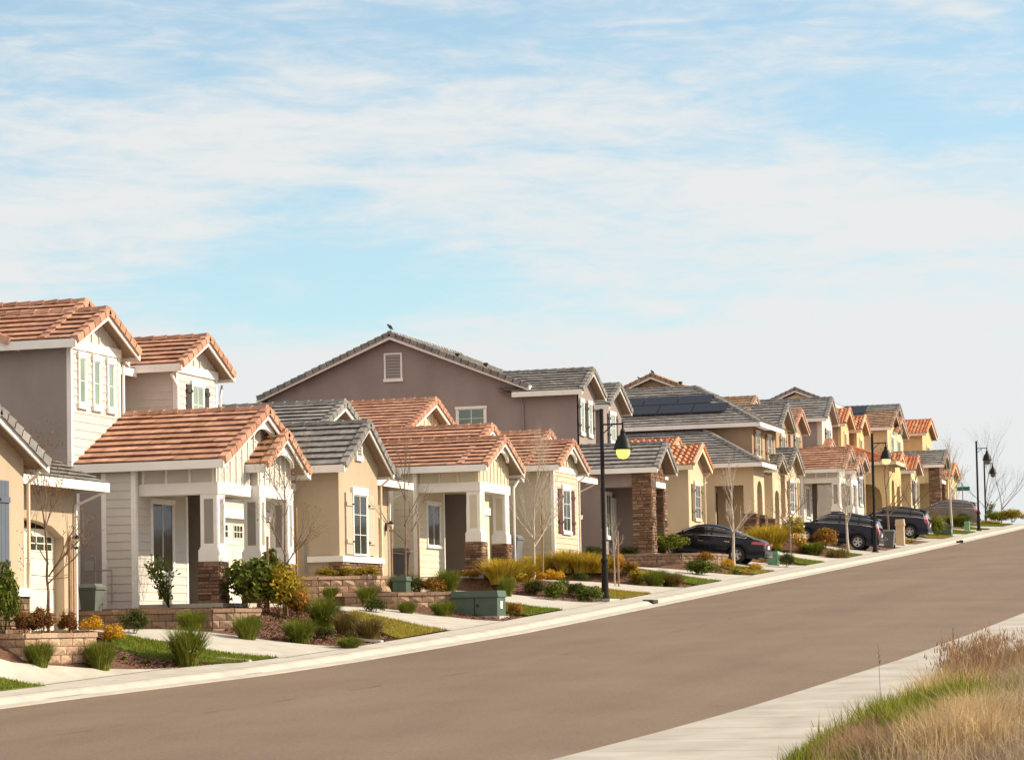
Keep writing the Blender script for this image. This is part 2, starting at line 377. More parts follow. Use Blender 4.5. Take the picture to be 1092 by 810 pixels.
def rake_tiles(m,p,q,out,ex=.33):
    """p low end, q high end of the rake, out = outward unit (along t)"""
    p=Vector(p);q=Vector(q);d=q-p;L=d.length;d.normalize();o=Vector(out); s=Vector((d.y*o.z-d.z*o.y,0,0)); n=d.cross(o)
    if n.z<0:n=-n
    k=max(1,round(L/ex))
    for i in range(k):
        a=p+d*(L*i/k);b=p+d*min(L,L*(i+1)/k+.03);la=.075+random.uniform(0,.01);lb=.04;u=random.random()
        m.hexa([a+o*.06-n*.12,b+o*.06-n*.13,b-o*.13-n*.02,a-o*.13-n*.02,a+o*.06+n*la,b+o*.06+n*lb,b-o*.13+n*lb,a-o*.13+n*la],u)
class Roof:
    """collects the pieces of one roof so that a house gets one roof part with fascia, soffit and ridge under it"""
    def __init__(s,mat,clay=False,trim='trim_white'):
        s.mat=mat;s.clay=clay;s.t=MB();s.f=MB();s.s=MB();s.rr=[];s.kk=[];s.trim=trim
    def ridge(s): s.rr.append(MB()); return s.rr[-1]
    def rake(s): s.kk.append(MB()); return s.kk[-1]
    def gable(s,s0,s1,t0,t1,ze,p,oe=.42,orr=.3,sm=None,fas=.19,left=True,right=True,drop=.11,swap=False,tl=None,trr=None):
        """ridge along t at sm (along s when swap); eave tile edge z=ze at s0-oe; front rake at t0-orr"""
        a=s0-oe;b=s1+oe; sm=(a+b)/2 if sm is None else sm
        zr_=ze+p*(sm-a); zb=zr_-p*(b-sm); f=t0-orr
        Q=(lambda x,y,z:(y,x,z)) if swap else (lambda x,y,z:(x,y,z))
        def bx(x0,x1,y0,y1,z0,z1):
            if swap: s.f.box(y0,y1,x0,x1,z0,z1)
            else: s.f.box(x0,x1,y0,y1,z0,z1)
        tl=t1 if tl is None else tl; trr=t1 if trr is None else trr
        tile_slope(s.t,Q(a,tl,ze),Q(a,f,ze),Q(sm,f,zr_),Q(sm,t1,zr_),s.clay)
        tile_slope(s.t,Q(b,f,zb),Q(b,trr,zb),Q(sm,t1,zr_),Q(sm,f,zr_),s.clay)
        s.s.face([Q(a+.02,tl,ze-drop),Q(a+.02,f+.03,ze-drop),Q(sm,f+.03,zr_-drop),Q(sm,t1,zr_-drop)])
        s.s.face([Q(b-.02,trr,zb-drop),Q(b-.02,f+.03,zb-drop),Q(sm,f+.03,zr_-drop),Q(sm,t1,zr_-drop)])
        ridge_caps(s.ridge(),Q(sm,f-.03,zr_),Q(sm,t1,zr_))
        if left: bx(a-.035,a+.01,f+.002,tl,ze-fas,ze+.015)
        if right: bx(b-.01,b+.035,f+.002,trr,zb-fas,zb+.015)
        for e,z in((a,ze),(b,zb)):
            g=-.03 if e<sm else .03
            s.f.hexa([Q(*q) for q in [(e+g,f-.045,z-fas-.012),(sm,f-.045,zr_-.24),(sm,f-.003,zr_-.24),(e+g,f-.003,z-fas-.012),(e+g,f-.045,z-.03),(sm,f-.045,zr_-.03),(sm,f-.003,zr_-.03),(e+g,f-.003,z-.03)]])
            if not s.clay: rake_tiles(s.rake(),Q(e,f-.04,z+.02),Q(sm,f-.04,zr_+.02),Q(0,-1,0))
            else:
                s.rake().tube(Q(e,f-.03,z+.05),Q(sm,f-.03,zr_+.05),.10,.10,7)
        return sm,zr_
    def slope(s,A,B,C,D,soff=True,drop=.11):
        tile_slope(s.t,A,B,C,D,s.clay)
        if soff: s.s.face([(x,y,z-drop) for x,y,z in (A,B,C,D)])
    def fascia(s,p,q,fas=.19,th=.045):
        """eave board between two points of the same height; thickness outward guessed both sides"""
        p=Vector(p);q=Vector(q);d=(q-p).normalized();o=Vector((d.y,-d.x,0))*th/2
        s.f.hexa([p-o-Vector((0,0,fas)),q-o-Vector((0,0,fas)),q+o-Vector((0,0,fas)),p+o-Vector((0,0,fas)),p-o+Vector((0,0,.015)),q-o+Vector((0,0,.015)),q+o+Vector((0,0,.015)),p+o+Vector((0,0,.015))])
    def build(s,root):
        o=s.t.build('roof',s.mat,root)
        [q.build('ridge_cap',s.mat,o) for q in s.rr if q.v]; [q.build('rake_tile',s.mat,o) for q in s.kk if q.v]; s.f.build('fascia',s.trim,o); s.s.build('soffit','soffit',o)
        return o
# ------------------------------------------------------------------ walls and openings
def lap(m,ax,const,a0,a1,z0,z1,sgn,h=.2,dep=.016):
    """lap boards on a plane: ax 't' => wall faces along t (const t), runs in s; sgn outward"""
    z=z0
    while z<z1-1e-4:
        y=min(z+h,z1); u=random.random()
        def P(a,zz,d): return (a,const+sgn*d,zz) if ax=='t' else (const+sgn*d,a,zz)
        m.face([P(a0,z,dep+.004),P(a1,z,dep+.004),P(a1,y,.004),P(a0,y,.004)],u)
        m.face([P(a0,z,.0),P(a1,z,.0),P(a1,z,dep+.004),P(a0,z,dep+.004)],u)
        z=y
def battens(m,t,s0,s1,z0f,z1f,step=.4):
    n=max(1,round((s1-s0)/step))
    for i in range(n+1):
        x=s0+(s1-s0)*i/n
        m.hexa([(x-.02,t-.03,z0f(x)),(x+.02,t-.03,z0f(x)),(x+.02,t,z0f(x)),(x-.02,t,z0f(x)),(x-.02,t-.03,z1f(x)),(x+.02,t-.03,z1f(x)),(x+.02,t,z1f(x)),(x-.02,t,z1f(x))])
def tri_wall(m,s0,s1,t,z0,ze,p,oe,sm,drop=.12,th=.2):
    """gable wall from z0 up to the soffit line of a gable roof whose eave z=ze at s0-oe"""
    f=lambda x: ze+p*(x-(s0-oe))-drop if x<=sm else ze+p*(sm-(s0-oe))-p*(x-sm)-drop
    P=[(s0,t,z0),(s1,t,z0),(s1,t,max(z0+.01,f(s1))),(sm,t,f(sm)),(s0,t,max(z0+.01,f(s0)))]
    m.prism(P,(0,th,0)); return f
def lbox(m,fr,u0,u1,z0,z1,d0,d1):
    """box in wall frame fr=(axis,const,sgn): u along the wall, d outwards"""
    ax,c,sg=fr
    if ax=='t': m.box(u0,u1,c+sg*d0,c+sg*d1,z0,z1)
    else: m.box(c+sg*d0,c+sg*d1,u0,u1,z0,z1)
def window(root,fr,u0,u1,z0,z1,trim='trim_white',glass='glass',tw=.11,head=.17,sill=.12,mull=(1,2),shut=None,sw=.42,lab=None,outd=.055,curtain=False):
    m=MB(); w=tw
    lbox(m,fr,u0-w,u0,z0-sill,z1,-.04,outd); lbox(m,fr,u1,u1+w,z0-sill,z1,-.04,outd)
    lbox(m,fr,u0-w-.03,u1+w+.03,z1,z1+head,-.04,outd+.015)
    lbox(m,fr,u0-w-.03,u1+w+.03,z0-sill-.02,z0,-.04,outd+.03)
    fo=m.build('window',trim,root)
    g=MB(); lbox(g,fr,u0,u1,z0,z1,-.03,.026); g.build('pane',glass,fo)
    b=MB(); t=.016
    nx,nz=mull
    for i in range(1,nx+1): 
        if nx: x=u0+(u1-u0)*i/(nx+1); lbox(b,fr,x-t*.8,x+t*.8,z0,z1,.026,.037)
    for i in range(1,nz+1):
        z=z0+(z1-z0)*i/(nz+1); lbox(b,fr,u0,u1,z-t*.5,z+t*.5,.0262,.034)
    for e0,e1,f0,f1 in((u0,u0+.03,z0,z1),(u1-.03,u1,z0,z1),(u0,u1,z0,z0+.03),(u0,u1,z1-.03,z1)): lbox(b,fr,e0,e1,f0,f1,.022,.040)
    b.build('frame','trim_white' if trim=='trim_white' else trim,fo)
    if shut:
        for k in (0,1):
            s=MB(); a=(u0-w-.03-sw) if k==0 else (u1+w+.03); nb=3
            for i in range(nb):
                lbox(s,fr,a+sw*i/nb+.004,a+sw*(i+1)/nb-.004,z0-sill,z1+.03,.004,.045)
            for zz in (z0+.18*(z1-z0),z0+.80*(z1-z0)): lbox(s,fr,a+.0,a+sw,zz,zz+.11,.045,.075)
            so=s.build('shutter',shut,root)
            h=MB()
            for zz in (z0+.18*(z1-z0),z0+.80*(z1-z0)): lbox(h,fr,a+(sw-.10 if k==0 else -.02),a+(sw+.02 if k==0 else .10),zz+.03,zz+.075,.075,.088)
            h.build('hinge','metal_black',so)
    return fo
def downspout(root,pts,mat='trim_cream',r=.038):
    m=MB()
    for p,q in zip(pts[:-1],pts[1:]): m.tube(p,q,r,r,4)
    return m.build('downspout',mat,root)
def wall_lamp(root,s,t,z):
    m=MB(); m.box(s-.05,s+.05,t-.03,t+.01,z-.12,z+.14); m.tube((s,t-.02,z+.08),(s,t-.17,z+.17),.015,.015,6); m.lathe([(.01,.19),(.10,.10),(.11,.08)],(s,t-.17,z),8); m.lathe([(.055,-.12),(.07,-.10),(.03,-.15)],(s,t-.17,z),8)
    o=m.build('wall_lamp','metal_black',root); g=MB(); g.lathe([(.06,-.10),(.09,.08)],(s,t-.17,z),8); g.build('lamp_glass','lamp_glass',o)
def gable_vent(root,fr,u0,u1,z0,z1,n=7):
    m=MB(); w=.07
    lbox(m,fr,u0-w,u0,z0-w,z1+w,-.02,.05);lbox(m,fr,u1,u1+w,z0-w,z1+w,-.02,.05);lbox(m,fr,u0,u1,z1,z1+w,-.02,.05);lbox(m,fr,u0-w-.03,u1+w+.03,z0-w-.05,z0,-.02,.07)
    o=m.build('gable_vent','trim_white',root); s=MB(); ax,c,sg=fr
    lbox(s,fr,u0,u1,z0,z1,-.02,.004)
    for i in range(n):
        z=z0+(z1-z0)*i/n; h=(z1-z0)/n
        P=[(u0,z,.045),(u1,z,.045),(u1,z+h*.8,.012),(u0,z+h*.8,.012)]
        s.face([(u,c+sg*d,zz) if ax=='t' else (c+sg*d,u,zz) for u,zz,d in P])
    s.build('louvre','panel_grey',o)
def garage_door(root,s0,s1,t,z0,z1,mat='door_cream',n=4,lites=4):
    m=MB(); h=(z1-z0)/n
    for i in range(n):
        m.box(s0,s1,t,t+.05,z0+i*h+.006,z0+(i+1)*h-.006)
        if i<n-1:
            k=4
            for j in range(k):
                a=s0+(s1-s0)*j/k; b=s0+(s1-s0)*(j+1)/k
                m.box(a+.12,b-.12,t-.012,t+.01,z0+i*h+.1,z0+(i+1)*h-.1)
    o=m.build('garage_door',mat,root)
    w=MB(); fr=MB(); k=lites
    for j in range(k):
        a=s0+(s1-s0)*j/k+.2; b=s0+(s1-s0)*(j+1)/k-.2; za=z1-h*.72; zb=z1-h*.27
        w.box(a,b,t-.008,t+.02,za,zb)
        fr.box(a-.03,b+.03,t-.02,t,za-.03,za);fr.box(a-.03,b+.03,t-.02,t,zb,zb+.03)
        for q in (0,1/3,2/3,1): fr.box(a+(b-a)*q-.015,a+(b-a)*q+.015,t-.021,t-.001,za,zb)
        fr.box(a,b,t-.0205,t-.0005,(za+zb)/2-.012,(za+zb)/2+.012)
    w.build('door_window','glass',o); fr.build('window_grille',mat,o)
def arch_wall(m,a0,a1,o0,o1,z0,zt,zs,rise,fr,th,seg=10):
    """wall from a0..a1 (z0..zt) with an arched opening o0..o1 springing at zs; fr=(axis,const,sgn) ; thickness inward"""
    ax,c,sg=fr
    def P(u,z,d): return (u,c-sg*d,z) if ax=='t' else (c-sg*d,u,z)
    def quad(u0,u1,zz0,zz1,zz2=None,zz3=None):
        zz2=zz1 if zz2 is None else zz2; zz3=zz0 if zz3 is None else zz3
        pts=[(u0,zz0),(u1,zz3),(u1,zz2),(u0,zz1)]
        m.hexa([P(u,z,0) for u,z in pts]+[P(u,z,th) for u,z in pts],.5)
    if o0>a0: quad(a0,o0,z0,zt)
    if a1>o1: quad(o1,a1,z0,zt)
    for i in range(seg):
        u0=o0+(o1-o0)*i/seg;u1=o0+(o1-o0)*(i+1)/seg
        f=lambda u: zs+rise*math.sqrt(max(0,1-((u-(o0+o1)/2)/((o1-o0)/2))**2))
        quad(u0,u1,f(u0),zt,zt,f(u1))
def box_wall(root,mat,s0,s1,t0,t1,z0,z1,name='wall'):
    m=MB(); m.box(s0,s1,t0,t1,z0,z1); return m.build(name,mat,root)
def meter(root,s,t,z):
    """gas riser and pipe on a side wall facing -s"""
    m=MB(); m.tube((s-.08,t,z-.2),(s-.08,t,z+.95),.022,.022,6); m.tube((s-.08,t,z+.62),(s-.08,t-.42,z+.62),.02,.02,6); m.tube((s-.08,t-.42,z+.62),(s-.08,t-.42,z-.2),.02,.02,6); m.box(s-.22,s-.04,t+.02,t+.22,z+.62,z+.85); m.tube((s-.08,t,z+.95),(s-.08,t+.1,z+.95),.03,.03,6)
    m.build('gas_meter','metal_grey',root)
def vent_pipe(root,s,t,z,h=.45,r=.06):
    m=MB(); m.tube((s,t,z-.15),(s,t,z+h),r,r,8); m.tube((s,t,z+h),(s,t,z+h+.1),r*1.7,r*1.7,8); m.build('vent_pipe','iron',root)
# ------------------------------------------------------------------ the cottage with a shuttered bay and an arched garage
def bay_house(label,s0,s1,zf,tb,tg,b0,b1,ze,pb,wall,side,roof,shut,main,trim='trim_white',clay=False,gdz=None,win=None,siding=False,vent=True,stone=True,bracket=False,arch=True,tback=36.,pent=True,lampx=True,tmain=None):
    root=thing('bay_cottage',(b0,tb,zf),label,'house','houses along the street')
    rf=Roof(roof,clay,trim); oe=.42
    sm=(b0+b1)/2
    W=MB(); f=tri_wall(W,b0,b1,tb,zf-.4,ze,pb,oe,sm,th=.25)
    W.box(b0,b0+.25,tb+.25,tg+.6,zf-.4,ze-.12); W.box(b1-.25,b1,tb+.25,tg+.6,zf-.4,ze-.12)
    # body behind
    W.box(s0+.012,b1-.3,tg+.6,tback,zf-.4,ze-.12)
    # garage front with arched recess
    g0=b1-.02; g1=s1; ztop=ze-.02
    if arch:
        arch_wall(W,g0,g1,g0+.55,g1-.55,zf-.7,ztop,zf+2.05,.42,('t',tg,-1),.24)
    else:
        W.box(g0,g1,tg,tg+.3,zf+2.4,ztop); W.box(g0,g0+.5,tg,tg+.3,zf-.5,zf+2.4); W.box(g1-.5,g1,tg,tg+.3,zf-.5,zf+2.4)
    W.box(g1-.3,g1-.01,tg+.56,tback,zf-.7,ztop-.02)
    W.box(b1-.3,g1-.3,tback-.3,tback-.01,zf-.4,ztop-.02)
    wo=W.build('wall',wall,root)
    garage_door(root,g0+.5,g1-.5,tg+.245,zf-.45,zf+2.25)
    if siding:
        L=MB(); lap(L,'s',b0,tb+.1,tg+.6,zf-.1,ze-.15,-1); lap(L,'t',tb,b0+.1,b1-.1,zf-.1,ze-.2,-1); lap(L,'s',s0+.012,tg+.6,tback,zf-.1,ze-.15,-1)
        L.build('siding',wall,wo)
        c=MB(); c.box(b0-.022,b0+.09,tb-.024,tb+.1,zf-.1,ze-.1); c.build('corner_board',trim,wo); c=MB(); c.box(b1-.09,b1+.022,tb-.024,tb+.09,zf-.1,ze-.1); c.build('corner_board',trim,wo); c=MB(); c.box(b0,b1,tb-.03,tb,ze-.18,ze+.02); c.build('belly_band',trim,wo)
        battens(bm:=MB(),tb,b0+.3,b1-.3,lambda x: ze+.02,lambda x: f(x),.35); bm.build('batten',wall,wo)
    # window with shutters
    w0,w1,wz0,wz1=win
    window(root,('t',tb,-1),w0,w1,wz0,wz1,trim,'glass',.07,.2,.0 if stone else .1,(1,2),shut,.5)
    if stone:
        S=MB(); stone_box(S,b0-.06,b1+.05,tb-.07,tb+.3,zf-.35,wz0-.22); S.build('stone_wainscot','ledgestone',root)
        S=MB(); S.box(b0-.12,b1+.1,tb-.14,tb+.9,wz0-.22,wz0-.06); S.build('stone_sill',trim,root)
    if vent: gable_vent(root,('t',tb,-1),sm-.16,sm+.16,ze+.35,ze+.95)
    if bracket: gable_bracket(root,sm,tb,.3,f(sm)+.05,pb,trim)
    rf.gable(b0,b1,tb,tg+3.2,ze,pb,oe,.3)
    ms,mp,me=main      # ridge s, pitch, right eave s
    tm=tmain if tmain else tg-.1
    rf.gable(b0+.015,me-.42,tm+.3,tback+.5,ze+.004,mp,oe,.3,sm=ms)
    G=MB(); tri_wall(G,b0+.01,me-.43,tm+.33,ze-.1,ze,mp,oe,ms,th=.2); G.build('gable_wall',wall,root)
    if pent:
        fz=ze-.005; f0=tg-.65; zt=fz+.42*(tm+.35-f0)
        rf.slope((b1+.06,f0,fz),(g1+.35,f0,fz),(g1+.35,tm+.35,zt),(b1+.06,tm+.35,zt))
        rf.fascia((b1+.04,f0-.02,fz),(g1+.4,f0-.02,fz)); rf.fascia((g1+.37,f0,fz),(g1+.37,tm+.3,fz))
        rf.f.prism([(g1+.36,f0,fz-.19),(g1+.36,tm+.35,fz-.19),(g1+.36,tm+.35,zt),(g1+.36,f0,fz+.01)],(-.03,0,0))
    rf.build(root)
    downspout(root,[(b1+.12,tb-.3,ze-.2),(b1+.1,tb-.12,ze-.35),(b1+.08,tb-.06,ze-.4),(b1+.08,tb-.06,zf-.2)])
    downspout(root,[(g1+.3,tg-.6,ze-.2),(g1-.06,tg-.06,ze-.5),(g1-.06,tg-.06,zf-.5)],trim)
    wall_lamp(root,g1-.28,tg,zf+1.95)
    return root
def gable_bracket(root,sm,t,orr,zapex,p,trim):
    """curved collar at the gable top: an arched plate under the two rakes, set in the rake plane"""
    m=MB(); y=t-orr+.03; hw=.78
    pts_top=[(-hw,zapex-p*hw-.16),(0,zapex-.10),(hw,zapex-p*hw-.16)]
    arc=[(hw*math.cos(math.pi*k/8)*.86, zapex-p*hw-.30+ .30*math.sin(math.pi*k/8)) for k in range(9)]
    for k in range(8):
        x0,z0=arc[k];x1,z1=arc[k+1]
        f=lambda x: zapex-.10-p*abs(x)
        m.prism([(sm+x0,y,z0),(sm+x1,y,z1),(sm+x1,y,max(z1+.03,f(x1))),(sm+x0,y,max(z0+.03,f(x0)))],(0,.09,0))
    m.build('gable_bracket',trim,root)
MT['joint']=mat_noise('joint',(.20,.18,.155),.1,3.,.95)
def craft_column(root,s0,s1,t0,t1,zf,zs,zt,trim='trim_white',panel='panel_grey',base=True):
    """tapered craftsman post: white panelled shaft on a stone pier"""
    m=MB(); e=.05
    m.box(s0,s1,t0,t1,zs,zt)
    m.box(s0-e,s1+e,t0-e,t1+e,zs,zs+.28); m.box(s0-e*.5,s1+e*.5,t0-e*.5,t1+e*.5,zs+.28,zs+.33)
    w=s1-s0;d=t1-t0;k=.09
    for fr,a0,a1 in((('s',s0,-1),t0,t1),(('t',t0,-1),s0,s1)):
        lbox(m,fr,a0,a0+k,zs+.33,zt,.0,.02); lbox(m,fr,a1-k,a1,zs+.33,zt,0,.02); lbox(m,fr,a0+k,a1-k,zt-.12,zt,0,.0195); lbox(m,fr,a0+k,a1-k,zs+.33,zs+.42,0,.0195)
    o=m.build('porch_column',trim,root)
    g=MB()
    for fr,a0,a1 in((('s',s0,-1),t0,t1),(('t',t0,-1),s0,s1)): lbox(g,fr,a0+k,a1-k,zs+.42,zt-.12,-.005,.008)
    g.build('inset_panel',panel,o)
    if base:
        b=MB(); stone_box(b,s0-.07,s1+.07,t0-.07,t1+.07,zf-.5,zs); b.build('stone_base','ledgestone',o)
# ------------------------------------------------------------------ upper storeys
def upper_wing(root,rf,s0,s1,t,tback,zb,ze,p,wall,win=None,shut=None,trim='trim_white',siding=False,oe=.42,orr=.32,band=True,sm=None,bat=False,step=None,tl=None):
    W=MB(); smm=(s0+s1)/2 if sm is None else sm
    f=tri_wall(W,s0,s1,t,zb,ze,p,oe,smm,th=.25)
    W.box(s0,s0+.25,t+.25,tback,zb,ze-.12); W.box(s1-.25,s1,t+.25,tback,zb,ze-.12)
    wo=W.build('wall',wall,root)
    if siding:
        L=MB(); lap(L,'t',t,s0+.1,s1-.1,zb,ze-.12,-1); L.build('siding',wall,wo)
        c=MB(); c.box(s0-.022,s0+.09,t-.024,t+.09,zb,ze-.05); c.build('corner_board',trim,wo); c=MB(); c.box(s1-.09,s1+.022,t-.024,t+.09,zb,ze-.05); c.build('corner_board',trim,wo)
    if band:
        c=MB(); c.box(s0-.03,s1+.03,t-.05,t+.02,ze-.16,ze+.06); c.build('belly_band',trim,wo)
    if bat:
        b=MB(); battens(b,t,s0+.3,s1-.3,lambda x: ze+.06,lambda x: max(ze+.07,f(x)),.4); b.build('batten',wall,wo)
    rf.gable(s0,s1,t,tback,ze,p,oe,orr,sm=smm,tl=tl,trr=tl)
    if step: rf.gable(s0+.015,s1+step,t+.75,tback,ze+.003,p,oe,.2)
    for w in (win or []):
        window(root,('t',t,-1),w[0],w[1],w[2],w[3],trim,w[4] if len(w)>4 else 'glass_green',.07,.16,.12,(0,1) if w[1]-w[0]<.6 else (1,1),shut,.30)
    return wo
# ------------------------------------------------------------------ the craftsman porch house
def craft_house(label,s0,s1,zf,P,wall,roof,ze,p,sm,c1,g2,tb,win,panel,tg,side='siding',gar=None,beam=(2.57,2.85),shaft=.98,brk=True,stucco=None,winglass='glass',er=None):
    """P=(s left, s right, t front, t roof back)"""
    a,b,tp,tk=P
    er=b if er is None else er
    root=thing('porch_house',(a,tp,zf),label,'house','houses along the street')
    rf=Roof(roof)
    zb0,zb1=zf+beam[0],zf+beam[1]
    # slab
    m=MB(); m.box(a-.1,b+.1,tp-.15,tb+1.4,zf-.6,zf+.0); m.build('porch_floor','concrete',root)
    # beams
    m=MB(); m.box(a-.02,b,tp-.02,tp+.42,zb0,zb1); m.box(a-.02,a+.40,tp+.42,tb,zb0,zb1-.002)
    m.build('porch_beam','trim_white',root)
    W=MB(); f=tri_wall(W,a,b,tp+.03,zb1,ze,p,.45,sm,th=.2)
    W.box(a+.02,a+.2,tp+.23,tb+.1,zb1,ze-.12); W.box(b-.2,b,tp+.23,tb+1.2,zb0+.1,ze-.12)
    # house body around the porch
    W.box(a-.24,c1[3],tb,tb+.3,zf-.5,ze-.14); W.box(a-.24,a+.05,tb+.3,36,zf-.5,ze-.13)
    W.box(c1[3]-.25,c1[3],tb+.3,tg+1,zf-.4,ze-.14)
    EW=MB(); EW.box(c1[3],er-.02,tb+1.15,tb+1.4,zf-.4,ze-.14); EW.box(er-.25,er-.005,tb-.02,tg+.3,zf-.4,ze-.145); EW.build('entry_wall','entry_shade',root)  # nook walls: porch shade painted into their colour
    W.box(a+.05,b-.25,tb-.02,tb+1.15,zb1+.02,zb1+.1)  # porch ceiling
    W.box(a+.2,b-.2,tp+.42,tb-.03,zb1-.06,zb1+.0)
    W.box(a,s1,35.7,36,zf-.4,ze-.1); W.box(s1-.3,s1-.004,tg+.3,35.7,zf-.6,ze-.1)
    # garage front
    W.box(er-.02,s1,tg,tg+.3,zf+2.3,ze-.1); W.box(s1-.55,s1-.01,tg,tg+.3,zf-.6,zf+2.3)
    wo=W.build('wall',wall,root)
    L=MB(); lap(L,'t',tb,a-.14,c1[3]-.08,zf-.1,zb0+.05,-1); lap(L,'s',a-.24,tb+.1,tb+.75,zf-.1,ze-.2,-1)
    L.build('siding',wall,wo)
    c=MB(); c.box(a-.265,a-.14,tb-.024,tb+.1,zf-.1,ze-.14); c.box(c1[3]-.1,c1[3]+.01,tb-.024,tb+.06,zf-.1,zb0+.1); c.box(a-.262,a-.2,tb+.75,tb+.87,zf-.1,ze-.2); c.box(a-.255,c1[3],tb-.03,tb,zf-.45,zf-.1); c.build('corner_board','trim_white',wo)
    bt=MB(); battens(bt,tp+.03,a+.12,b-.12,lambda x: zb1,lambda x: f(x),.36)
    n=max(2,round((tb-tp)/.7))
    for i in range(n+1):
        y=tp+.1+(tb-tp-.2)*i/n; bt.box(a-.012,a+.03,y-.03,y+.03,zb1,ze-.14)
    bt.build('batten','trim_cream' if wall!='siding_beige' else 'trim_white',wo)
    if stucco:
        S=MB(); S.box(a-.27,a-.2,tb+.87,36.02,zf-.5,ze-.12); S.build('side_stucco',stucco,wo)
    m=MB(); m.box(c1[3]+.2,er-.5,tb+1.11,tb+1.16,zf,zf+2.1); m.build('front_door','door_dark',root)
    window(root,('t',tb,-1),*win,'trim_white',winglass,.06,.1,.06,(1,0))
    # columns
    craft_column(root,c1[0],c1[0]+.43,tp+.02,tp+.44,zf,zf+shaft,zb0,'trim_white',panel)
    craft_column(root,c1[1],c1[1]+.38,c1[2],c1[2]+.4,zf,zf+shaft,zb0,'trim_white',panel)
    rf.gable(a,b,tp,tk,ze,p,.45,.33,sm=sm)
    if brk: gable_bracket(root,sm,tp,.30,ze+p*(sm-a+.45)-.08,p,'trim_white')
    if g2:
        g0,g1,gt,gp=g2
        craft_column(root,g0,g0+.36,gt,gt+.4,zf,zf+shaft,zb0,'trim_white',panel); craft_column(root,g1-.36,g1,gt,gt+.4,zf,zf+shaft,zb0,'trim_white',panel)
        m=MB(); m.box(g0-.02,g1+.02,gt-.02,gt+.4,zb0+.002,zb1+.004); m.box(g0-.018,g0+.3,gt+.4,tp,zb0+.002,zb1); m.build('porch_beam','trim_white',root)
        V=MB(); gf=tri_wall(V,g0,g1,gt+.03,zb1,ze,gp,.3,(g0+g1)/2,th=.12); V.box(g0+.01,g0+.12,gt+.15,tp+.1,zb1,ze-.12); V.box(g1-.12,g1-.01,gt+.15,tp+.1,zb1,ze-.12); vo=V.build('wall',wall,root)
        bt=MB(); battens(bt,gt+.03,g0+.1,g1-.1,lambda x: zb1,lambda x: gf(x),.34); bt.build('batten','trim_white',vo)
        rf.gable(g0,g1,gt,tp+1.2,ze+.006,gp,.3,.28)
        if brk: gable_bracket(root,(g0+g1)/2,gt,.25,ze+gp*((g1-g0)/2+.3)-.06,gp,'trim_white')
    # garage
    garage_door(root,er+.2,s1-.55,tg+.12,zf-.5,zf+2.31)
    m=MB(); m.box(er,s1+.02,tg-.05,tg,zf+2.3,zf+2.55); m.build('garage_header','trim_white',root)
    fz=ze-.01
    rf.slope((b+.02,tg-.55,fz),(s1+.35,tg-.55,fz),(s1+.35,tg+1.2,fz+.75),(b+.02,tg+1.2,fz+.75)); rf.fascia((b,tg-.57,fz),(s1+.38,tg-.57,fz)); rf.fascia((s1+.36,tg-.55,fz),(s1+.36,tg+.2,fz))
    downspout(root,[(a-.5,tb+1.4,ze-.2),(a-.3,tb+1.45,ze-.5),(a-.3,tb+1.45,zf-.3)],'trim_white')
    return root,rf,wo
# ================================================================== HOUSES
# --- first cottage at the left edge
H1=bay_house('tan cottage with slate blue shutters and arched garage at the left edge',43.2,54.35,.25,24.5,26.9,43.95,47.25,3.55,.45,'stucco_tan','stucco_tan','tile_grey','shutter_blue',(49.0,.40,54.4),win=(44.95,45.95,1.1,3.12),gdz=None,tmain=27.6)
# --- H2
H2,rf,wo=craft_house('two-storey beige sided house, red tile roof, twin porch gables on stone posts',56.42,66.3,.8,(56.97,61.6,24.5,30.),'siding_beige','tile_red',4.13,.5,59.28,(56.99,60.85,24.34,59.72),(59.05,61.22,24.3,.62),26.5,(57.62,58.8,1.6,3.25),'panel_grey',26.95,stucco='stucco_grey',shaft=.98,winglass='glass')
tzb=4.2
upper_wing(H2,rf,56.42,59.1,28.,33,3.6,7.08,.5,'siding_beige',win=[(56.83,57.13,5.65,6.72,'glass_pale'),(57.62,57.92,5.65,6.72,'glass_pale'),(58.41,58.71,5.65,6.72,'glass_pale')],siding=True,bat=True,step=1.25)
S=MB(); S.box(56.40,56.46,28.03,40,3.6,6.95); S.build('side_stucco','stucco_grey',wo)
upper_wing(H2,rf,63.62,66.3,28.5,34,4.2,7.18,.5,'siding_beige',win=[(64.62,65.3,5.75,6.72,'glass_pale')],shut='shutter_dark',siding=True,bat=True)
L=MB(); lap(L,'s',63.62,28.6,30.1,4.3,7.05,-1); L.build('siding','siding_beige',wo)
W=MB(); W.box(59.1,63.62,30.1,30.4,4.2,6.95); W.box(56.5,66.3,37.6,37.9,3.8,6.9); W.build('wall','siding_beige',H2)
window(H2,('t',30.1,-1),60.2,61.0,5.5,6.7,'trim_white','glass',.07,.12,.1,(1,1),'shutter_dark',.4)
rf.slope((59.3,29.5,7.08),(63.3,29.5,7.08),(63.3,32.6,8.2),(59.3,32.6,8.2)); rf.fascia((59.3,29.48,7.08),(63.25,29.48,7.08))
rf.gable(29.8,33.6,56.42,58.2,7.10,.45,.45,.42,swap=True)
rf.build(H2)
downspout(H2,[(56.34,31.2,6.85),(56.34,30.9,6.6),(56.34,30.9,3.9)],'trim_cream'); downspout(H2,[(63.3,28.5,6.95),(63.55,28.44,6.65),(63.55,28.44,4.6)],'trim_white'); downspout(H2,[(66.7,28.5,6.9),(66.42,28.44,6.6),(66.42,28.44,4.4)],'trim_white'); downspout(H2,[(59.4,28.0,6.85),(59.2,27.94,6.7),(59.2,27.94,5.2)],'trim_white')
meter(H2,56.4,27.35,1.0)
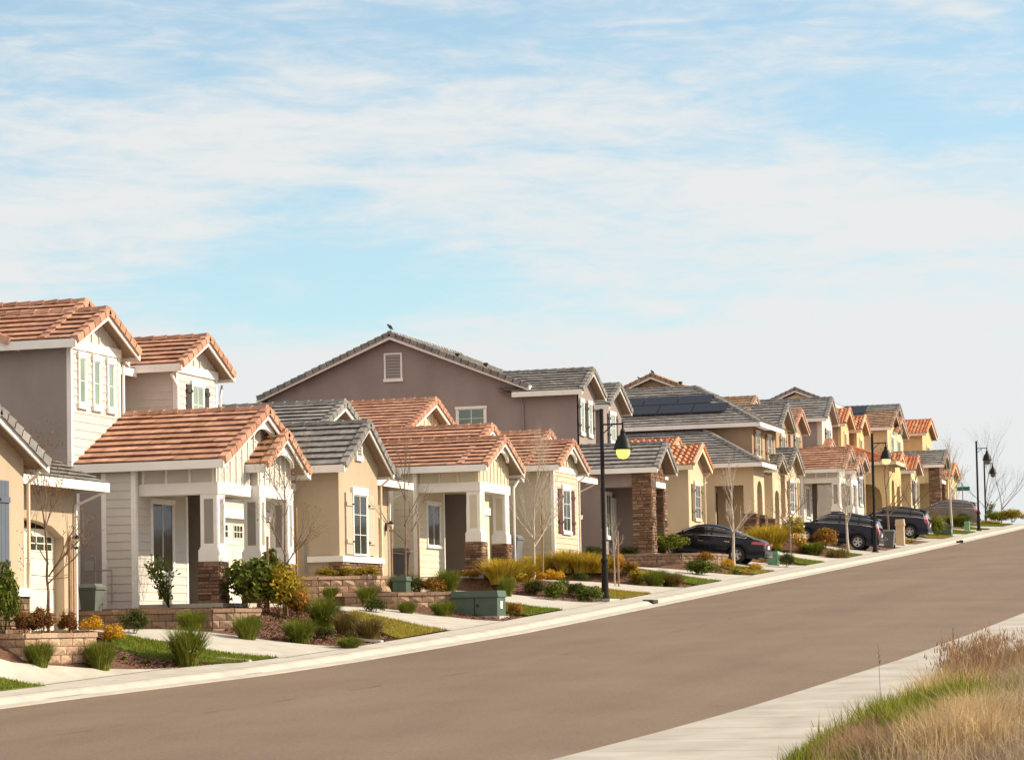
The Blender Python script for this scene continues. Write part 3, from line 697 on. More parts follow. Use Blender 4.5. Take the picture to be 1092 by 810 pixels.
# --- H3
H3=bay_house('tan cottage with grey tile roof, cream shutters and stone sill',66.7,75.7,1.3,25.2,26.9,66.9,70.05,4.58,.64,'stucco_tan','stucco_tan','tile_grey','shutter_tan',(71.6,.425,76.2),win=(67.95,69.0,2.2,3.86),tmain=26.75)
meter(H3,66.9,26.6,1.9)
# --- H4
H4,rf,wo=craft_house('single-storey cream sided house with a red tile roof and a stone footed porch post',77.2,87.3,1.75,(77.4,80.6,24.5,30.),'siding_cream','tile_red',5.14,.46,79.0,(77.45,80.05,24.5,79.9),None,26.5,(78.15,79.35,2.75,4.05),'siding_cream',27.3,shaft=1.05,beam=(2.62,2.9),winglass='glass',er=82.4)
rf.gable(77.415,83.3,25.3,33,5.145,.43,.45,.3)
G=MB(); tri_wall(G,77.5,83.2,25.35,5.0,5.14,.43,.45,80.35,th=.2); G.build('gable_wall','siding_cream',H4)
rf.gable(77.43,87.0,28.3,36.2,5.15,.40,.45,.3,sm=83.7)
G=MB(); f=tri_wall(G,77.5,87.0,28.35,5.0,5.15,.40,.45,83.7,th=.2); go=G.build('gable_wall','siding_cream',H4)
b=MB(); battens(b,28.35,81,86,lambda x: 5.4,lambda x: f(x),.4); b.build('batten','trim_cream',go)
rf.build(H4)
downspout(H4,[(81.0,24.3,4.9),(80.72,24.4,4.6),(80.72,24.4,1.8)],'trim_white'); wall_lamp(H4,80.9,28.2,3.9)
# --- H5
H5=bay_house('khaki sided cottage with a red tile roof and maroon shutters',88.7,97.9,2.4,25.5,27.0,89.2,92.35,5.82,.48,'siding_khaki','siding_khaki','tile_red','shutter_maroon',(91.95,.45,95.3),win=(90.3,91.25,3.55,5.02),siding=True,vent=False,stone=False,bracket=True,tmain=26.4)
# --- H6
def stone_house(label,s0,s1,zf,corner,tp,ze,p,wall,roof,wing,big=True,pw=2.5):
    root=thing('stone_porch_house',(corner,tp,zf),label,'house','houses along the street')
    rf=Roof(roof); a=corner;b=corner+pw; tb=tp+2.1; zt=zf+2.62
    m=MB(); m.box(a-.1,b+.3,tp-.1,tb+.3,zf-.6,zf); m.build('porch_floor','concrete',root)
    W=MB(); W.box(a+.03,a+.3,tb,36,zf-.5,ze-.12); W.box(a+.3,b+.5,tb,tb+.3,zf-.4,ze-.12); W.box(a+.03,a+.28,tp+.8,tb,zt,ze-.12); W.box(b-.2,b,tp+.6,tb+2.2,zf-.4,ze-.13)
    W.box(b,s1,tp+3,tp+3.3,zf+2.3,ze-.1); W.box(s1-.6,s1-.02,tp+3,tp+3.3,zf-.6,zf+2.3); W.box(s1-.3,s1,tp+3.3,36,zf-.6,ze-.12)
    W.box(a+.3,b-.2,tp+.3,tb-.01,zt+.04,zt+.1)
    wo=W.build('wall',wall,root)
    S=MB(); k=dict(lmin=.15,lmax=.5,rmin=.06,rmax=.16,dep=.045)
    stone_box(S,a,a+.62,tp,tp+.8,zf-.5,zt+.02,**k); stone_box(S,b-.5,b,tp,tp+.75,zf-.5,zt+.02,**k)
    S.build('stone_pier','ledgestone',root)
    S=MB(); f=tri_wall(S,a+.02,b-.02,tp+.06,zt+.2,ze,p,.42,(a+b)/2,th=.2)
    z=zt+.22
    while z<ze+p*(pw/2+.4)-.15:
        h=.14; w=[x for x in (a+.02+i*.02 for i in range(int((pw-.04)/.02))) if f(x)>z+h]
        if not w: break
        stone_face(S,(min(w),tp+.06,z),(1,0,0),(0,-1,0),max(.2,max(w)-min(w)),h,**k); z+=h
    S.build('stone_gable','ledgestone',root)
    S=MB(); stone_face(S,(a,tp+.8,zt),(0,-1,0),(-1,0,0),.8,ze-zt-.15,**k); S.box(a+.01,a+.2,tp+.05,tp+.8,zt,ze-.12); S.build('stone_return','ledgestone',root)
    m=MB(); m.box(a+.55,b-.42,tp-.06,tp+.3,zt-.02,zt+.2); m.build('porch_beam','trim_white',root)
    window(root,('t',tb,-1),a+.85,a+1.55,zf+.75,zf+2.4,'trim_white','glass_green',.08,.12,.12,(1,0))
    m=MB(); m.box(b-.65,b-.22,tb-.06,tb,zf,zf+2.3); m.build('door_casing','trim_white',root)
    rf.gable(a,b,tp,31,ze,p,.42,.3)
    garage_door(root,b+.3,s1-.6,tp+3.1,zf-.5,zf+2.1)
    rf.slope((b+.1,tp+2.3,ze-.01),(s1+.4,tp+2.3,ze-.01),(s1+.4,tp+4.2,ze+.8),(b+.1,tp+4.2,ze+.8)); rf.fascia((b+.1,tp+2.28,ze-.01),(s1+.42,tp+2.28,ze-.01))
    rf.slope((b+.35,tp+.2,ze-.1),(b+.95,tp+.2,ze-.1),(b+.95,tp+2.4,ze+.3),(b+.35,tp+2.4,ze+.3)); rf.fascia((b+.3,tp+.18,ze-.1),(b+.97,tp+.18,ze-.1))
    return root,rf,wo
H6,rf,wo=stone_house('large mauve stucco house with a broad side gable and tall stone porch pier',99.7,109.4,2.95,99.7,24.5,6.27,.62,'stucco_mauve','tile_grey',None)
W=MB(); xs=100.5
ft=lambda t: 9.76+.41*(t-29.55)-.14 if t<35.4 else 9.76+.41*5.85-.41*(t-35.4)-.14
W.prism([(xs,29.95,5.6),(xs,40.9,5.6),(xs,40.9,ft(40.9)),(xs,35.4,ft(35.4)),(xs,29.95,ft(29.95))],(.3,0,0))
W.box(xs,xs+.3,27.7,30,5.6,9.4); W.box(xs+.3,109.2,30.2,30.5,5.8,9.5); W.box(109,109.3,30.5,41,5.6,9.5); W.box(103.3,103.6,27.9,30.2,5.8,9.35)
W.build('wall','stucco_mauve',H6)
rf.gable(29.97,40.8,100.5,109.6,9.76,.41,.42,.38,swap=True,sm=35.4)
gable_vent(H6,('s',xs,-1),35.08,35.72,10.35,11.33,8)
window(H6,('s',xs,-1),31.55,32.65,8.2,8.98,'trim_white','glass_green',.1,.1,.1,(1,1))
upper_wing(H6,rf,100.48,103.35,27.7,33.5,5.8,9.52,.52,'stucco_mauve',win=[(101.0,101.45,7.9,9.1,'glass_pale'),(102.2,102.65,7.9,9.1,'glass_pale')],shut='shutter_dark',band=False,tl=30.25)
upper_wing(H6,rf,105.4,108.4,27.9,33.5,5.8,9.3,.52,'stucco_mauve',win=[(106.4,107.2,7.9,9.0,'glass_pale')],shut='shutter_dark',band=False,tl=30.2)
rf.build(H6)
downspout(H6,[(100.05,29.9,9.35),(100.42,29.9,9.1),(100.42,29.9,6.4)],'stucco_mauve')
vent_pipe(H6,102.2,33.2,11.0,.35); vent_pipe(H6,103.2,32.3,10.7,.3)
# --- H7
H7=bay_house('beige stucco cottage with clay barrel tiles and brown shutters, beside the parked sedan',109.9,119.6,3.55,25.5,27.4,110.4,113.3,6.98,.5,'stucco_tan_light','stucco_tan_light','tile_clay','shutter_brown',(113.2,.42,117),trim='trim_cream',clay=True,win=(111.5,112.5,4.75,6.2),vent=False,stone=False,tmain=26.6,pent=False)
# --- H8 / H11
def hip_house(label,s0,s1,zf,tp,ze,p,wall,roof,clay,depth=9.5,gab=(7.2,9.2),gz_=None,trim='trim_white',side_open=(25.45,26.85),arch_big=False,stone=True):
    root=thing('hip_roof_house',(s0,tp,zf),label,'house','houses along the street')
    rf=Roof(roof,clay,trim); tw=tp+.5; W=MB()
    k=depth*.5
    a=s0-.5; f=tp
    zt=ze+p*k
    # side slope and front slope of the hip
    rf.slope((a,f+2*k+6,ze),(a,f,ze),(a+k,f+k,zt),(a+k,f+2*k+6,zt)); rf.slope((a,f,ze),(s0+2.9,f,ze),(s0+2.9,f+k,zt),(a+k,f+k,zt)) if s0+2.9>a+k else rf.slope((a,f,ze),(s0+2.9,f,ze),(s0+2.9,f+2.9+.5,ze+p*3.4),(s0+2.9,f+3.38,ze+p*3.4))
    rf.slope((s0+2.8,tp+1.6,ze),(s1,tp+1.6,ze),(s1,tp+k,zt),(s0+2.8,tp+k,zt),False)
    ridge_caps(rf.ridge(),(a,f,ze),(a+k,f+k,zt),.16,.09); ridge_caps(rf.ridge(),(a+k,f+k,zt),(a+k,f+2*k+6,zt))
    rf.fascia((a-.02,f+2*k+6,ze),(a-.02,f,ze)); rf.fascia((a-.02,f-.02,ze),(s0+2.95,f-.02,ze)); rf.fascia((s0+2.9,f,ze),(s0+2.9,f+1.6,ze))
    o0,o1=side_open
    if arch_big: arch_wall(W,tw,34,o0,o1,zf-.5,ze-.1,zf+1.55,.85,('s',s0,-1),.3,14)
    else:
        W.box(s0,s0+.3,tw,o0,zf-.5,ze-.1); W.box(s0,s0+.3,o1,36,zf-.5,ze-.1); W.box(s0,s0+.3,o0,o1,zf+2.45,ze-.1)
    arch_wall(W,s0+.3,s0+2.5,s0+.75,s0+2.0,zf-.5,ze-.1,zf+2.15,.55,('t',tw,-1),.35)
    W.box(s0+2.2,s0+2.5,tw+.35,tw+2.2,zf-.4,ze-.12)
    W.box(s0+.3,s0+4,tw+2.2,tw+2.5,zf-.4,ze-.12)
    g0,g1=s0+gab[0]-.3,s0+gab[1]
    W.box(s0+2.5,g0,tw+1.7,tw+2,zf+2.3,ze-.12); W.box(s1-.3,s1,tw+2,35.9,zf-.5,ze-.12)
    arch_wall(W,g0,g1,g0+.5,g1-.5,zf-.5,ze-.15,zf+2.1,.45,('t',tw+.4,-1),.35); W.box(g0,g0+.3,tw+.75,tw+2.4,zf-.5,ze-.12); W.box(g1-.3,g1,tw+.75,tw+2.4,zf-.5,ze-.12)
    wo=W.build('wall',wall,root)
    G=MB(); tri_wall(G,g0,g1,tw+.41,ze-.2,ze+.1,.5,.35,(g0+g1)/2,th=.25); G.build('gable_wall',wall,root)
    rf.gable(g0,g1,tw+.4,tw+6,ze+.1,.5,.35,.3)
    if stone:
        S=MB()
        for x0,y0 in ((s0-.12,tw-.12),(s0+1.95,tw-.12)): stone_box(S,x0,x0+.6,y0,y0+.62,zf-.6,zf+1.1)
        stone_box(S,g0-.1,g0+.45,tw+.3,tw+.85,zf-.6,zf+1.1); S.build('stone_base','ledgestone',root)
    m=MB(); m.box(s0+.9,s0+1.75,tw+2.14,tw+2.2,zf,zf+2.2); m.build('front_door','door_dark',root)
    window(root,('t',tw+2.2,-1),s0+2.6,s0+3.6,zf+.8,zf+2.3,trim,'glass',.07,.1,.1,(1,1))
    garage_door(root,s0+2.8,g0-.2,tw+1.8,zf-.5,zf+2.2)
    return root,rf,wo
H8,rf,wo=hip_house('tan house with a grey hip roof, arched porch and solar panels above',121.9,131.2,4.25,24.5,7.72,.53,'stucco_tan_light','tile_grey',False,depth=7.8,gab=(6.9,8.7),side_open=(25.5,26.9))
uz=9.87; k=4.; a=124.7;f=25.2; zt=uz+.55*k
rf.slope((a,f+2*k+9,uz),(a,f,uz),(a+k,f+k,zt),(a+k,f+2*k+9,zt)); rf.slope((a,f,uz),(a+2*k,f,uz),(a+2*k-.01,f+k,zt),(a+k,f+k,zt)); ridge_caps(rf.ridge(),(a,f,uz),(a+k,f+k,zt),.16,.09); ridge_caps(rf.ridge(),(a+k,f+k,zt),(a+k,f+2*k+9,zt)); rf.fascia((a-.02,f+2*k+9,uz),(a-.02,f,uz)); rf.fascia((a-.02,f-.02,uz),(a+6,f-.02,uz))
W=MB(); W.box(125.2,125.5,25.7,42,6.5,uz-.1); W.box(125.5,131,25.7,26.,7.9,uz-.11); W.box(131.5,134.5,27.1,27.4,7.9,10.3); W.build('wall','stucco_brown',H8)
window(H8,('t',25.7,-1),126.1,126.9,8.35,9.5,'trim_cream','glass',.08,.12,.12,(1,1),'shutter_brown',.4)
window(H8,('t',25.7,-1),128.9,129.8,8.35,9.5,'trim_cream','glass',.08,.12,.12,(1,1),'shutter_brown',.4)
rf.build(H8)
vent_pipe(H8,129.6,29.4,12.0,.12,.05); vent_pipe(H8,129.2,33.2,12.05,.2,.05)
# solar panels on the upper roof slope facing down the street
N_=Vector((-.45,0,1)).normalized()
def panel(s,t,i,lab,org=(124.7,25.2,9.87),p=.55,w=3.05,h=1.45):
    up=Vector((1,0,p)).normalized(); n=Vector((-p,0,1)).normalized(); y=Vector((0,-1,0))
    c=Vector((org[0],0,org[2]))+up*s+n*.16; c.y=t
    root=thing('solar_panel',tuple(c),lab,'solar panel','solar panels on the tile roofs')
    m=MB(); q=[c,c+y*w,c+y*w+up*h,c+up*h]
    m.hexa([v-n*.03 for v in q]+[v for v in q]); m.build('panel_frame','solar_frame',root)
    g=MB(); q=[c+y*.03+up*.03,c+y*(w-.03)+up*.03,c+y*(w-.03)+up*(h-.03),c+y*.03+up*(h-.03)]
    g.hexa([v-n*.01 for v in q]+[v+n*.006 for v in q]); g.build('cell_face','solar',root)
for i,t in enumerate((32.25,30.52,28.79)): panel(1.15,t,i,'solar panel, '+('left','middle','right')[i]+' one of the lower row on the grey hip roof',w=1.69,h=1.03)
for i,t in enumerate((33.2,31.47,29.74)): panel(2.22,t,i,'solar panel, '+('left','middle','right')[i]+' one of the upper row on the grey hip roof',w=1.69,h=1.03)
# --- H9
H9=bay_house('tan cottage with a grey tiled bay gable just right of the arched porch',131.9,141.4,4.75,25.5,27.2,132.3,135.6,8.0,.55,'stucco_tan_light','stucco_tan_light','tile_grey','shutter_brown',(134.5,.42,139),win=(133.5,134.5,5.9,7.4),vent=False,stone=False,tmain=26.7)
rf=Roof('tile_grey'); upper_wing(H9,rf,137.9,141.3,27.0,34,7.8,10.62,.62,'stucco_brown',win=[(139.2,140.2,8.9,10.2,'glass')],shut='shutter_brown',trim='trim_cream',band=False)
rf.build(H9)
rf=Roof('tile_brown'); rf.gable(137.9,144.2,29.0,38,10.9,.46,.42,.3); rf.build(H9)
# --- H10
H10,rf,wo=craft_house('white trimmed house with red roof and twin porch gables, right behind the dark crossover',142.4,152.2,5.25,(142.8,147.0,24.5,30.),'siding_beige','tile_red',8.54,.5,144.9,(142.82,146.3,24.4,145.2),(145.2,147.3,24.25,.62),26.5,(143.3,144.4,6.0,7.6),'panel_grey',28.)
upper_wing(H10,rf,145.1,148.7,27.6,34,8.2,11.1,.5,'stucco_brown',win=[(146.4,147.4,9.3,10.7,'glass')],shut='shutter_dark',trim='trim_cream',band=False)
rf.build(H10)
rf=Roof('tile_brown'); rf.gable(31.4,38.4,142.8,151,12.55,.42,.4,.4,swap=True); rf.build(H10)
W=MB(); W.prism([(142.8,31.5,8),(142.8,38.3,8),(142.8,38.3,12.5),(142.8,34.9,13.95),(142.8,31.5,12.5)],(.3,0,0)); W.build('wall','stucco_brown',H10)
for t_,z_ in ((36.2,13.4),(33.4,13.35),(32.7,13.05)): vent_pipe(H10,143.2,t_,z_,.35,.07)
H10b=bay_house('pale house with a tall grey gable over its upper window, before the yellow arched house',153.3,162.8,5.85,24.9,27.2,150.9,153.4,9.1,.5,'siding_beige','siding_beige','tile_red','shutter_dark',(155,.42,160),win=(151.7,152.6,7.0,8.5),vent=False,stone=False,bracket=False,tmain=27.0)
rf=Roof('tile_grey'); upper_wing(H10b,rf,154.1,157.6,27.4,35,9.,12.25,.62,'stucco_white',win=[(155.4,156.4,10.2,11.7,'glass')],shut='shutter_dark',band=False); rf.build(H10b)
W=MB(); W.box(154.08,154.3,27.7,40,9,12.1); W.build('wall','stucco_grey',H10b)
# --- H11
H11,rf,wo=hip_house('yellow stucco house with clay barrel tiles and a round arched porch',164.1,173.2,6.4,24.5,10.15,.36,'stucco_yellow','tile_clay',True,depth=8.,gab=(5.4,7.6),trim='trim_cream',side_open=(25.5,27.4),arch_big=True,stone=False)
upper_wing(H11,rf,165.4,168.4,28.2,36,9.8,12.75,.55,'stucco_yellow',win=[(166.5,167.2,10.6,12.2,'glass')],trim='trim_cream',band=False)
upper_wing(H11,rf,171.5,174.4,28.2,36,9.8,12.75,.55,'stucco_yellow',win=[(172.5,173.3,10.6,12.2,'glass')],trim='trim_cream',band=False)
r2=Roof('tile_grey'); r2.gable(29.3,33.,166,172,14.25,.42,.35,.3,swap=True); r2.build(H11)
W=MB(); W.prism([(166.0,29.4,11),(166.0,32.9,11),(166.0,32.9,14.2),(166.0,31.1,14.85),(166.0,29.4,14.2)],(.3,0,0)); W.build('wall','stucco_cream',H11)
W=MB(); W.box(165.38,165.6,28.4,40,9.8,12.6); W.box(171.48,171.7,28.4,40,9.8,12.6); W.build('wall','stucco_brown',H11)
rf.build(H11)
H11b=bay_house('cream cottage with a clay tile bay between the yellow arched house and far stone pier',174.5,183.4,6.8,25.2,27.2,174.7,177.9,10.15,.5,'stucco_cream','stucco_cream','tile_clay','shutter_dark',(177.5,.42,182),trim='trim_white',clay=True,win=(175.8,176.9,8.0,9.5),vent=False,stone=False,tmain=26.8)
# --- H12
H12,rf,wo=stone_house('farthest house with a tall stone porch pier under a grey tile gable',184.1,194.2,7.2,184.1,24.5,11.05,.55,'stucco_cream','tile_grey',None,pw=3.)
for (s0,s1,t,ze,p,rm,wl) in ((183.4,187.6,28.0,13.75,.5,'tile_brown','stucco_cream'),):
    r2=Roof(rm); upper_wing(H12,r2,s0,s1,t,38,10.4,ze,p,wl,win=[(185,186,11.6,13.2,'glass')],band=False,trim='trim_white'); r2.build(H12)
r2=Roof('tile_red'); upper_wing(H12,r2,186.3,191.2,28.05,36,10.4,13.6,.42,'stucco_cream',win=[(188.2,189.6,11.6,13.1,'glass')],band=False,trim='trim_white'); r2.build(H12)
r2=Roof('tile_grey'); upper_wing(H12,r2,188.6,194.0,28.6,38,10.4,14.4,.5,'stucco_white',win=[(191.2,192.6,11.8,13.4,'glass')],band=False); r2.build(H12)
rf.build(H12)
for i in range(2): panel(.9+1.5*i,33.2,i,'solar panel, '+('lower','upper')[i]+' one on the far brown tile roof',org=(183.0,0,13.75),p=.5,w=3.4,h=1.4)
# --- H13
H13=bay_house('last house of the row, yellow stucco with clay tiles, at the crest',195.3,204,7.2,25.2,27.2,193.6,197.8,10.7,.42,'stucco_yellow','stucco_yellow','tile_clay','shutter_brown',(197.6,.4,201),trim='trim_cream',clay=True,win=(195.0,196.2,8.4,9.9),vent=False,stone=False,tmain=26.9)
rf=Roof('tile_clay',True,'trim_cream'); upper_wing(H13,rf,200.9,206.2,28.,37,10.6,14.5,.4,'stucco_yellow',win=[(203,204.4,12.0,13.6,'glass')],trim='trim_cream',band=False); rf.build(H13)
# ================================================================== GROUND, ROAD, WALKS
def sheet(name,fs,ts,zf,mat,rows):
    """rows: list of s; for each s a list of t values"""
    V=[];Fc=[]
    n=len(ts(rows[0]))
    for s in rows:
        for t in ts(s): V.append((s,t,zf(s,t)))
    for i in range(len(rows)-1):
        for j in range(n-1):
            a=i*n+j; Fc.append((a,a+n,a+n+1,a+1))
    me=bpy.data.meshes.new(name); me.from_pydata(V,[],Fc); me.materials.append(MT[mat]); me.polygons.foreach_set('use_smooth',[True]*len(Fc))
    o=bpy.data.objects.new(name,me); COL.objects.link(o); o['kind']='structure'; return o
def rng(a,b,d):
    n=max(1,round((b-a)/d)); return [a+(b-a)*i/n for i in range(n+1)]
rows=[-200,-120,-60,-30,0]+rng(10,40,2)+rng(40.5,210,.5)+[215,220,230,245,260,300,350,400,600,900,1500,3000,6000]
us=rng(0,6,.3)+[8,12,18,30,60,120,300,900,3000]
def bump(s,t): return .02*math.sin(s*3.1+t*1.7)*math.sin(t*2.3-s*1.1) if t<30 and s<260 else 0
def gleft(s,t):
    sb=lerp_tab(SB,s); return gz(s,t)-.03+bump(s,t)*min(1,(t-sb)/.6) - (0.02 if t-sb<.01 else 0)
sheet('ground',None,lambda s:[lerp_tab(SB,s)-.03+u for u in us],lambda s,t: gleft(s,max(t,lerp_tab(SB,s)+.0)),'mulch',rows)
us2=[3000,900,300,120,60,30,18]+list(reversed(rng(0,12,.5)))
def gright(s,t):
    be=lerp_tab(BE,s); u=be-t
    return zr(s)-.02+ (min(1.35,.17*u) if u>0 else 0)+(.05*math.sin(s*1.3+t*.7)*math.sin(t*1.9) if u>.8 and u<40 else 0)
sheet('verge',None,lambda s:[lerp_tab(BE,s)+.02-u for u in us2],gright,'soil',rows)
# carriageway
rr=[-60,-30,0]+rng(10,40,2)+rng(41,210,1)+[215,220,230,245,260,300,350,400,600,900,1500,6000]
sheet('road',None,lambda s:[lerp_tab(RE,s)-.05+(lerp_tab(LE,s)+.1-lerp_tab(RE,s))*k/16 for k in range(17)],lambda s,t: zr(s)-.13+.05*math.sin(math.pi*min(1,max(0,(t-lerp_tab(RE,s))/(lerp_tab(LE,s)-lerp_tab(RE,s))))),'asphalt',rr)
# kerb, gutter and pavement (house side)
def kprof(s):
    l=lerp_tab(LE,s); b=lerp_tab(SB,s); return l,b
def walk_left():
    V=[];Fc=[];n=7
    for s in rr:
        l,b=kprof(s); z=zr(s)
        for t,dz in((l,-.20),(l+.004,-.112),(l+.42,-.105),(l+.56,-.02),(l+.70,.0),(b,.012),(b+.01,-.2)): V.append((s,t,z+dz))
    for i in range(len(rr)-1):
        for j in range(n-1): a=i*n+j; Fc.append((a,a+n,a+n+1,a+1))
    me=bpy.data.meshes.new('pavement'); me.from_pydata(V,[],Fc); me.materials.append(MT['concrete']); o=bpy.data.objects.new('pavement',me); COL.objects.link(o); o['kind']='structure'
    V=[];Fc=[]
    for s in rr:
        r=lerp_tab(RE,s); b=lerp_tab(BE,s); z=zr(s)
        for t,dz in((r,-.25),(r-.004,-.06),(r-.06,-.005),(r-.2,.0),((r+b)/2,.004),(b,.01),(b-.01,-.2)): V.append((s,t,z+dz))
    for i in range(len(rr)-1):
        for j in range(n-1): a=i*n+j; Fc.append((a,a+n,a+n+1,a+1))
    me=bpy.data.meshes.new('footpath'); me.from_pydata(V,[],Fc); me.materials.append(MT['concrete_walk']); o=bpy.data.objects.new('footpath',me); COL.objects.link(o); o['kind']='structure'
walk_left()
# joints cut across the pavement, and the seam in the asphalt
J=MB()
s=30
while s<200:
    l=lerp_tab(LE,s);b=lerp_tab(SB,s);z=zr(s)
    J.face([(s-.008,l+.70,z+.004),(s+.008,l+.70,z+.004),(s+.008,b,z+.016),(s-.008,b,z+.016)])
    r=lerp_tab(RE,s);b2=lerp_tab(BE,s); s3=s+1.53; l3=lerp_tab(LE,s3);z3=zr(s3)
    for q,dq in ((.71,.005),(.43,-.100)): J.face([(s,l+q,z+dq),(s3,l3+q,z3+dq),(s3,l3+q+.014,z3+dq+.002),(s,l+q+.014,z+dq+.002)])
    J.face([(s-.007,b2,z+.014),(s+.007,b2,z+.014),(s+.007,r-.2,z+.005),(s-.007,r-.2,z+.005)])
    s+=1.53
o=J.build('pavement_joint','joint'); o['kind']='structure'
J=MB(); prev=None
for i in range(0,200):
    s=30+i*.4; l=lerp_tab(LE,s);r=lerp_tab(RE,s); t=l-(l-r)*.36+.05*math.sin(s*1.7)+.02*math.sin(s*7.1); z=zr(s)-.13+.05*math.sin(math.pi*(t-r)/(l-r))+.006; w=.006+.004*math.sin(s*2.3)
    if prev and random.random()<.6: J.face([(prev[0],prev[1]-w,prev[2]),(s,t-w,z),(s,t+w,z),(prev[0],prev[1]+w,prev[2])])
    prev=(s,t,z)
o=J.build('road_seam','iron'); o['kind']='structure'
J=MB()
# weeds and dirt along the far kerb joint
prev=None
for i in range(0,260):
    s=28+i*.25; r=lerp_tab(RE,s); w=.02+.02*abs(math.sin(s*3.7)*math.sin(s*1.3)); z=zr(s)-.122
    if prev: J.face([(prev[0],prev[1]-.0,prev[2]),(s,r-.0,z),(s,r+w,z),(prev[0],prev[1]+prev[3],prev[2])])
    prev=(s,r,z,w)
o=J.build('gutter_dirt','soil'); o['kind']='structure'
# draped patches (driveways, lawns, paths): two edges as (s,t) polylines
def drape(name,ea,eb,dz,mat,n=24,m=14,zf=None,side=.12):
    def pl(E,f):
        L=[0]
        for p,q in zip(E[:-1],E[1:]): L.append(L[-1]+math.hypot(q[0]-p[0],q[1]-p[1]))
        d=f*L[-1]
        for i in range(len(E)-1):
            if d<=L[i+1]+1e-9:
                k=(d-L[i])/max(1e-9,L[i+1]-L[i]); return (E[i][0]+(E[i+1][0]-E[i][0])*k,E[i][1]+(E[i+1][1]-E[i][1])*k)
        return E[-1]
    V=[];Fc=[];zf=zf or gz; 
    for i in range(n+1):
        a=pl(ea,i/n);b=pl(eb,i/n)
        for j in range(m+1):
            s=a[0]+(b[0]-a[0])*j/m;t=a[1]+(b[1]-a[1])*j/m; V.append((s,t,zf(s,t)+dz))
    for i in range(n):
        for j in range(m): q=i*(m+1)+j; Fc.append((q,q+m+1,q+m+2,q+1))
    # skirt
    for i in range(n):
        for j in (0,m):
            q=i*(m+1)+j; r=q+m+1; k=len(V); V.append((V[q][0],V[q][1],V[q][2]-side)); V.append((V[r][0],V[r][1],V[r][2]-side)); Fc.append((q,r,k+1,k))
    me=bpy.data.meshes.new(name); me.from_pydata(V,[],Fc); me.materials.append(MT[mat]); o=bpy.data.objects.new(name,me); COL.objects.link(o); o['kind']='structure'; return o,V
DR=[([(44.35,22.58),(43.95,22.9),(43.55,23.25),(42.9,23.7),(41.5,24.6)],[(48.6,21.9),(47.3,22.5),(45.9,23.05),(44.6,23.42),(43.2,24.4)]),
    ([(51.4,20.6),(50.1,24.0),(49.8,28)],[(54.9,20.3),(54.35,22.4),(54.0,28)]),
    ([(61.2,20.1),(62.1,22),(62.4,29)],[(65.3,20.1),(65.5,22),(65.75,29)]),
    ([(71.4,20.1),(71.4,22),(71.4,28)],[(75.9,20.1),(75.6,22),(75.4,28)]),
    ([(81.7,20.1),(82,22),(82,29)],[(86.3,20.1),(86.4,22),(86.4,29)]),
    ([(92.2,20.05),(93,22),(93,28)],[(97.2,20.05),(97.5,22),(97.5,28)]),
    ([(101.9,20.05),(103,22),(103,28)],[(108.2,20.05),(108.6,22),(108.6,28)]),
    ([(113.2,20.05),(114,22),(114,28)],[(118.6,20.05),(119,22),(119,28)]),
    ([(123.5,20.05),(125,22),(125,28)],[(130.2,20.05),(130.2,22),(130.2,28)]),
    ([(135.5,20.05),(136,22),(136,28)],[(140.6,20.05),(140.8,22),(140.8,28)]),
    ([(146.4,20.05),(147.2,22),(147.2,28)],[(151.4,20.05),(151.6,22),(151.6,28)]),
    ([(157,20.05),(157.6,22),(157.6,28)],[(162,20.05),(162.2,22),(162.2,28)]),
    ([(167.8,20.05),(168,22),(168,28)],[(172.8,20.05),(172.8,22),(172.8,28)]),
    ([(175.6,20.05),(176,22),(176,28)],[(182.6,20.05),(182.6,22),(182.6,28)])]
for i_,(a,b) in enumerate(DR): drape('driveway',a,b,.02,'concrete')
LW=[('lawn',[(41.5,24.6),(43.9,22.9)],[(41.5,23.0),(44.1,22.45)],0),
    ('lawn',[(50.0,24.0),(50.8,22.6),(51.35,20.75)],[(48.75,23.3),(49.35,22.2),(49.95,21.05)],0),
    ('lawn',[(62.3,23.1),(61.9,21.7),(61.1,20.25)],[(61.2,22.9),(58.6,21.0),(57.7,20.3)],1),
    ('lawn',[(71.2,21.9),(71.3,21),(71.3,20.2)],[(69.2,21.6),(68.3,20.7),(68.0,20.2)],0),
    ('lawn',[(81.7,21.8),(81.7,21),(81.6,20.15)],[(79.2,21.6),(78.2,20.8),(77.8,20.15)],1),
    ('lawn',[(92.4,21.9),(92.3,21),(92.1,20.15)],[(90.2,21.7),(89.0,20.8),(88.5,20.15)],0),
    ('lawn',[(102.4,22.1),(102.2,21),(101.8,20.15)],[(99.8,21.8),(99,20.8),(98.6,20.15)],1),
    ('lawn',[(113.6,21.6),(113.4,21),(113.1,20.15)],[(110.9,21.3),(110,20.8),(109.5,20.15)],0),
    ('lawn',[(123.8,21.6),(123.6,21),(123.4,20.15)],[(121,21.3),(120,20.8),(119.6,20.15)],0),
    ('lawn',[(157,21.8),(156.9,21),(156.8,20.15)],[(153,21.8),(152.4,21),(152,20.15)],1),
    ('lawn',[(167.6,21.8),(167.6,21),(167.6,20.15)],[(163.5,21.8),(163,21),(162.8,20.15)],0),
    ('lawn',[(175.4,21.8),(175.4,21),(175.4,20.15)],[(173.4,21.8),(173.4,21),(173.4,20.15)],0),
    ('lawn',[(194,23.4),(192,22),(190,20.2)],[(184,22.8),(183.4,21),(183.2,20.15)],0)]
